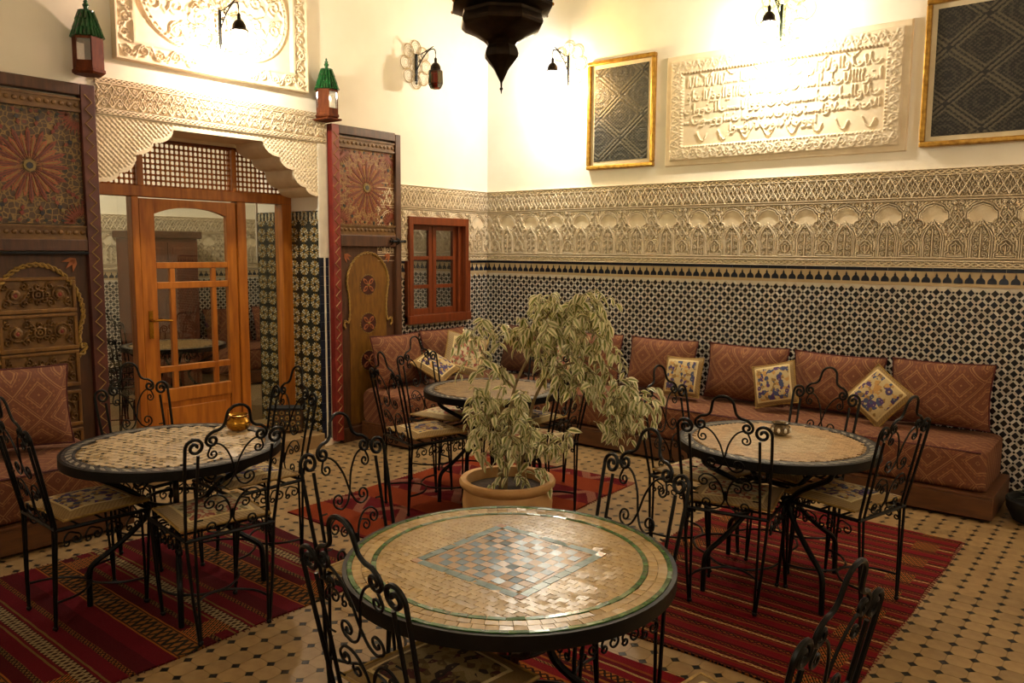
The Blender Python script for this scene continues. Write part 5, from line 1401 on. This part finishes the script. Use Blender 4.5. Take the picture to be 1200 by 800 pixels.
# mosaic fronted chest in the portal and dark planter at the right edge
t = thing('mosaic_chest', 'low mosaic fronted chest with dark lid inside the portal', 'chest', (-5.435, 3.775, .11), .76)
MB().box(-.13, .13, 0, .12, .02, .195).build('body', 'old_wood', t, False, .004); MB().box(-.142, .142, -.012, .13, .195, .212).build('lid', 'black_and_shade', t, False, .004)
m = MB()
for i in range(6):
    for j in range(4):
        cx, cz = -.108 + i * .0432, .042 + j * .0432
        m.prism([(cx + .0195 * math.cos(k * PI / 4), cz + .0195 * math.sin(k * PI / 4)) for k in range(8)], -.005, 0, 'y', lin('#8f7038') if (i + j) % 2 else lin('#2a3028'))
        m.prism([(cx + .008 * math.cos(k * PI / 3), cz + .008 * math.sin(k * PI / 3)) for k in range(6)], -.008, -.005, 'y', lin('#14181a') if (i + j) % 2 else lin('#b59a5c'))
m.build('mosaic_front', 'tile_attr', t, False)['kind'] = 'stuff'
for x in (-.11, .11):
    for y in (.03, .10): MB().box(x - .015, x + .015, y - .015, y + .015, 0, .02).build('foot', 'old_wood', t, False)
t = thing('dark_planter', 'low dark round planter cut off at the right edge by the sofa end', 'planter', (-.45, 5.62, 0))
MB().lathe([(.14, 0), (.17, .01), (.205, .08), (.21, .13), (.20, .14), (.185, .13), (.18, .10), (.02, .095)], 30).build('bowl', 'black_and_shade', t)
m = MB(); rr = random.Random(2)
for k in range(14):
    a = rr.random() * 2 * PI; r = .05 + .1 * rr.random(); L = .10 + .06 * rr.random(); c, s = math.cos(a), math.sin(a)
    P_ = [(r * .3 * c, r * .3 * s, .10), (r * c, r * s, .15), ((r + L * .7) * c, (r + L * .7) * s, .15)]
    w = .018; n = Vector((-s, c, 0)) * w
    m.add([P_[0], Vector(P_[1]) + n, P_[2], Vector(P_[1]) - n], [(0, 1, 2, 3)], lin('#2c3a1c'))
m.build('leaf', 'variegated_foliage', t, False)['kind'] = 'stuff'

# ================================================================== POTTED FIG
PX, PY_ = -2.57, 3.13
plant = thing('potted_fig', 'variegated weeping fig in a wide clay pot in the middle of the room', 'potted plant', (PX, PY_, .008))
prf = [(.15, 0), (.16, .005), (.20, .10), (.228, .22), (.235, .30), (.228, .355), (.222, .368), (.235, .378), (.248, .392), (.250, .408), (.243, .420), (.228, .424), (.214, .418), (.208, .395), (.208, .36)]
MB().lathe(prf, 48, cap=False).build('pot', 'terracotta', plant)
m = MB(); n = 20
m.v.append((0, 0, .372)); m.f_ = None
for r in (.07, .14, .21):
    for k in range(n): m.v.append((r * math.cos(2 * PI * k / n), r * math.sin(2 * PI * k / n), .362 + random.uniform(-.006, .012)))
for k in range(n): m.f.append((0, 1 + k, 1 + (k + 1) % n)); m.c.append(None)
for q in range(2):
    for k in range(n): m.f.append((1 + q * n + k, 1 + (q + 1) * n + k, 1 + (q + 1) * n + (k + 1) % n, 1 + q * n + (k + 1) % n)); m.c.append(None)
m.build('soil', 'soil', plant)
MB().lathe([(.001, 0), (.15, 0), (.15, .003)], 24).build('pot_base', 'terracotta', plant)
# image-plane frame at the plant used only to lay out branch targets in metres: e1 to the right, z up
e1 = Vector((.816, .577, 0)).normalized(); e2 = Vector((-e1.y, e1.x, 0))
SCL = 1 / 232.0          # metres per photo pixel at the plant
def at(px, py, dep=0.0): return e1 * ((px - 592) * SCL) + e2 * dep + Vector((0, 0, .42 - (py - 558) * SCL * 1.02))
RP = random.Random(21)
branches = []
def stem(pts, r0, r1, name='stem'):
    P_ = crom([tuple(p) for p in pts], 6); n = len(P_)
    MB().tube(P_, [r0 + (r1 - r0) * i / (n - 1) for i in range(n)], 7).build(name, 'bark', plant); return P_
s1 = stem([at(584, 576), at(583, 540), at(581, 500, .02), at(584, 470, .02)], .014, .008)
s2 = stem([at(603, 580, .03), at(608, 540, .03), at(616, 500, .03), at(622, 468, .03), at(640, 430, .0)], .013, .007)
s3 = stem([at(590, 574, -.03), at(594, 500, -.03), at(600, 450, -.03), at(618, 410, 0), at(634, 372, .02), at(655, 345, .02)], .011, .004)
s4 = stem([at(640, 430), at(680, 418, .0), at(715, 425, -.03), at(745, 452, -.06)], .007, .003)
s5 = stem([at(600, 450, -.03), at(575, 425, -.04), at(556, 398, -.05), at(545, 380, -.06)], .006, .0025)
s6 = stem([at(583, 510), at(565, 480, -.03), at(552, 470, -.06)], .006, .003); s7 = stem([at(610, 535, .03), at(630, 515, .0), at(645, 520, -.03)], .006, .003)
leafme = []
for k in range(3):
    m = MB(); L = (.058, .066, .05)[k]; w = (.0135, .0140, .0125)[k]; cv = .010
    us = np.linspace(0, 1, 6)
    for u in us:
        ww = w * math.sin(PI * min(1, u ** .8 * .96 + .03)) ** .9 * (1 if u < .98 else .1)
        z = -cv * u * u * 2
        for s, dz in ((-1, .0035), (0, 0), (1, .0035)): m.v.append((s * ww, u * L, z + dz * (ww / w)))
    for i in range(5):
        for q in range(2): m.f.append((i * 3 + q, i * 3 + q + 1, (i + 1) * 3 + q + 1, (i + 1) * 3 + q)); m.c.append(None)
    leafme.append(m)
leaves = []
def spray(base, tip, n, droop=.5, spread=.03):
    """a twig with alternating leaves that hang"""
    base, tip = Vector(base), Vector(tip); mid_ = (base + tip) / 2 + Vector((0, 0, .025))
    P_ = crom([tuple(base), tuple(mid_), tuple(tip)], 5)
    twigs.tube(P_, .0018, 4, False)
    for i in range(n):
        f = (i + .7) / n * (len(P_) - 1); a = int(min(f, len(P_) - 2)); p = Vector(P_[a]).lerp(Vector(P_[a + 1]), f - a)
        d = (Vector(P_[a + 1]) - Vector(P_[a])).normalized(); side = d.cross(Vector((0, 0, 1)))
        side = side.normalized() if side.length > .1 else e1.copy()
        dr = (d * .7 + side * (1 if i % 2 else -1) * RP.uniform(.5, 1.3) + Vector((0, 0, -droop * RP.uniform(.1, 1.0))) + Vector((RP.uniform(-.4, .4), RP.uniform(-.4, .4), RP.uniform(-.2, .25)))).normalized()
        leaves.append((p + Vector((RP.uniform(-1, 1), RP.uniform(-1, 1), RP.uniform(-1, 1))) * spread * .3, dr, RP.uniform(-.9, .9), RP.uniform(.75, 1.25), RP.randrange(3)))
twigs = MB()
def cloud(cx, cy, rx, ry, n, dep=.0, rd=.12, droop=.8, src=None, leaves_n=6):
    for _ in range(int(n * .8)):
        while True:
            u, v, w = RP.uniform(-1, 1), RP.uniform(-1, 1), RP.uniform(-1, 1)
            if u * u + v * v + w * w < 1: break
        b_ = at(cx + u * rx, cy + v * ry, dep + w * rd); an = RP.uniform(0, 2 * PI)
        tp = b_ + Vector((math.cos(an), math.sin(an), 0)) * RP.uniform(.05, .1) + Vector((0, 0, -RP.uniform(.03, .10)))
        spray(b_, tp, leaves_n, droop)
cloud(652, 366, 44, 34, 62, .02, .20); cloud(628, 380, 38, 22, 26, .0, .14); cloud(690, 372, 28, 34, 30, .02, .14); cloud(600, 384, 20, 12, 9, -.02, .08)
cloud(665, 412, 36, 24, 30, .02, .14); cloud(640, 345, 14, 10, 6, 0, .08); cloud(688, 340, 14, 10, 7, 0, .08); cloud(705, 400, 14, 16, 8, 0, .1)
cloud(694, 442, 46, 20, 34, -.02, .12); cloud(735, 462, 26, 24, 30, -.05, .1); cloud(720, 480, 34, 16, 16, -.05, .09)
cloud(547, 388, 14, 12, 7, -.06, .05); cloud(560, 412, 12, 14, 5, -.05, .05); cloud(577, 424, 12, 10, 7, -.04, .05); cloud(566, 378, 8, 9, 4, -.04, .05)
cloud(590, 478, 46, 30, 46, .0, .14); cloud(572, 510, 30, 26, 24, -.04, .1); cloud(618, 505, 26, 26, 20, -.02, .12); cloud(636, 520, 18, 10, 7, -.04, .06); cloud(560, 455, 12, 8, 5, -.05, .05); cloud(655, 505, 10, 14, 4, -.03, .05)
cloud(600, 548, 28, 10, 7, -.05, .08)
twigs.build('twigs', 'bark', plant)['kind'] = 'stuff'
toc = -e2
order = sorted(range(len(leaves)), key=lambda i: -(leaves[i][0].dot(toc)) + RP.uniform(-.04, .04))
lm = [m.mesh('leaf', 'variegated_leaf') for m in leafme]
rest = MB(); lc = lin('#faf0c6'), lin('#84903e'), lin('#e8dca8')
for rank, i in enumerate(order):
    p, d, tw, sc, k = leaves[i]
    y = d; x = y.cross(Vector((0, 0, 1))); x = x.normalized() if x.length > .05 else Vector((1, 0, 0)); z = x.cross(y)
    x2 = x * math.cos(tw) + z * math.sin(tw); z2 = x2.cross(y)
    M = Matrix((x2, y, z2)).transposed().to_4x4() @ Matrix.Scale(sc, 4); M.translation = p
    if rank < 300:
        o = put('leaf', lm[k], plant); o.matrix_basis = M
    else:
        vs = [M @ Vector(v) for v in leafme[k].v]; b_ = RP.uniform(.72, 1.0)
        o_ = len(rest.v); rest.v += [tuple(v) for v in vs]
        # cream margin with a narrow green middle: centre column split in two thin strips
        for r_ in range(5):
            L_, C0, R_2 = o_ + r_ * 3, o_ + r_ * 3 + 1, o_ + r_ * 3 + 2; L2, C2, R3_ = L_ + 3, C0 + 3, R_2 + 3
            def midp(a, c, f): q = Vector(rest.v[a]).lerp(Vector(rest.v[c]), f); rest.v.append(tuple(q)); return len(rest.v) - 1
            for A, A2 in ((L_, L2), (R_2, R3_)):
                m1, m2 = midp(C0, A, .38), midp(C2, A2, .38)
                rest.f.append((C0, m1, m2, C2)); rest.c.append(tuple(q * b_ for q in lc[1]))
                rest.f.append((m1, A, A2, m2)); rest.c.append(tuple(q * b_ for q in (lc[0] if RP.random() < .85 else lc[2])))
rest.build('foliage', 'variegated_foliage', plant, recalc=False)['kind'] = 'stuff'

# ================================================================== ROOM BEHIND THE DOOR
t2 = table('round table in the far room seen through the glazed door', (-7.1, 3.75), .45, .1, 'brick')
for pos, ang, lab in (((-7.62, 3.55), 285, 'iron chair in the far room seen through the left side light'), ((-6.85, 3.15), 20, 'iron chair in the far room behind the door glass')):
    dup(chair0, (*pos, 0), math.radians(ang), lab)
sofa('banquette in the far room seen through the right of the glazed door', (X2 + .012, 4.95, 0), PR, 1.6)
for y, lab in ((5.3, 'pink brocade cushion in the far room behind the door'), (5.95, 'pink cushion in the far room behind the right side light')): cushion('back_cushion', lab, X2 + .17, y, zb, .60, .43, PR, .22, 0, 'brocade', .17)
t = thing('wardrobe', 'tall brown wooden cupboard in the far room behind the door glass', 'cupboard', (X2 + .035, 4.43, 0), PR)
box('carcass', 'cupboard_wood', (-.36, .36, -.40, 0, .02, 1.70), t, .006); box('cornice', 'old_wood', (-.40, .40, -.44, 0, 1.70, 1.78), t, .01); box('plinth', 'old_wood', (-.34, .34, -.38, 0, 0, .02), t)
for a, q in ((-.345, -.005), (.005, .345)):
    d = box('cupboard_door', 'cupboard_wood', (a, q, -.42, -.40, .08, 1.66), t, .004)
    for z0, z1 in ((.14, .80), (.88, 1.60)): box('panel', 'cupboard_wood', (a + .05, q - .05, -.43, -.42, z0, z1), d, .006)
ld = bpy.data.lights.new('far_lamp', 'POINT'); ld.energy = ROOM2_W; ld.color = WARM; ld.shadow_soft_size = .08
lo = bpy.data.objects.new('far_lamp', ld); COL.objects.link(lo); lo.location = (-7.3, 2.6, 3.3)
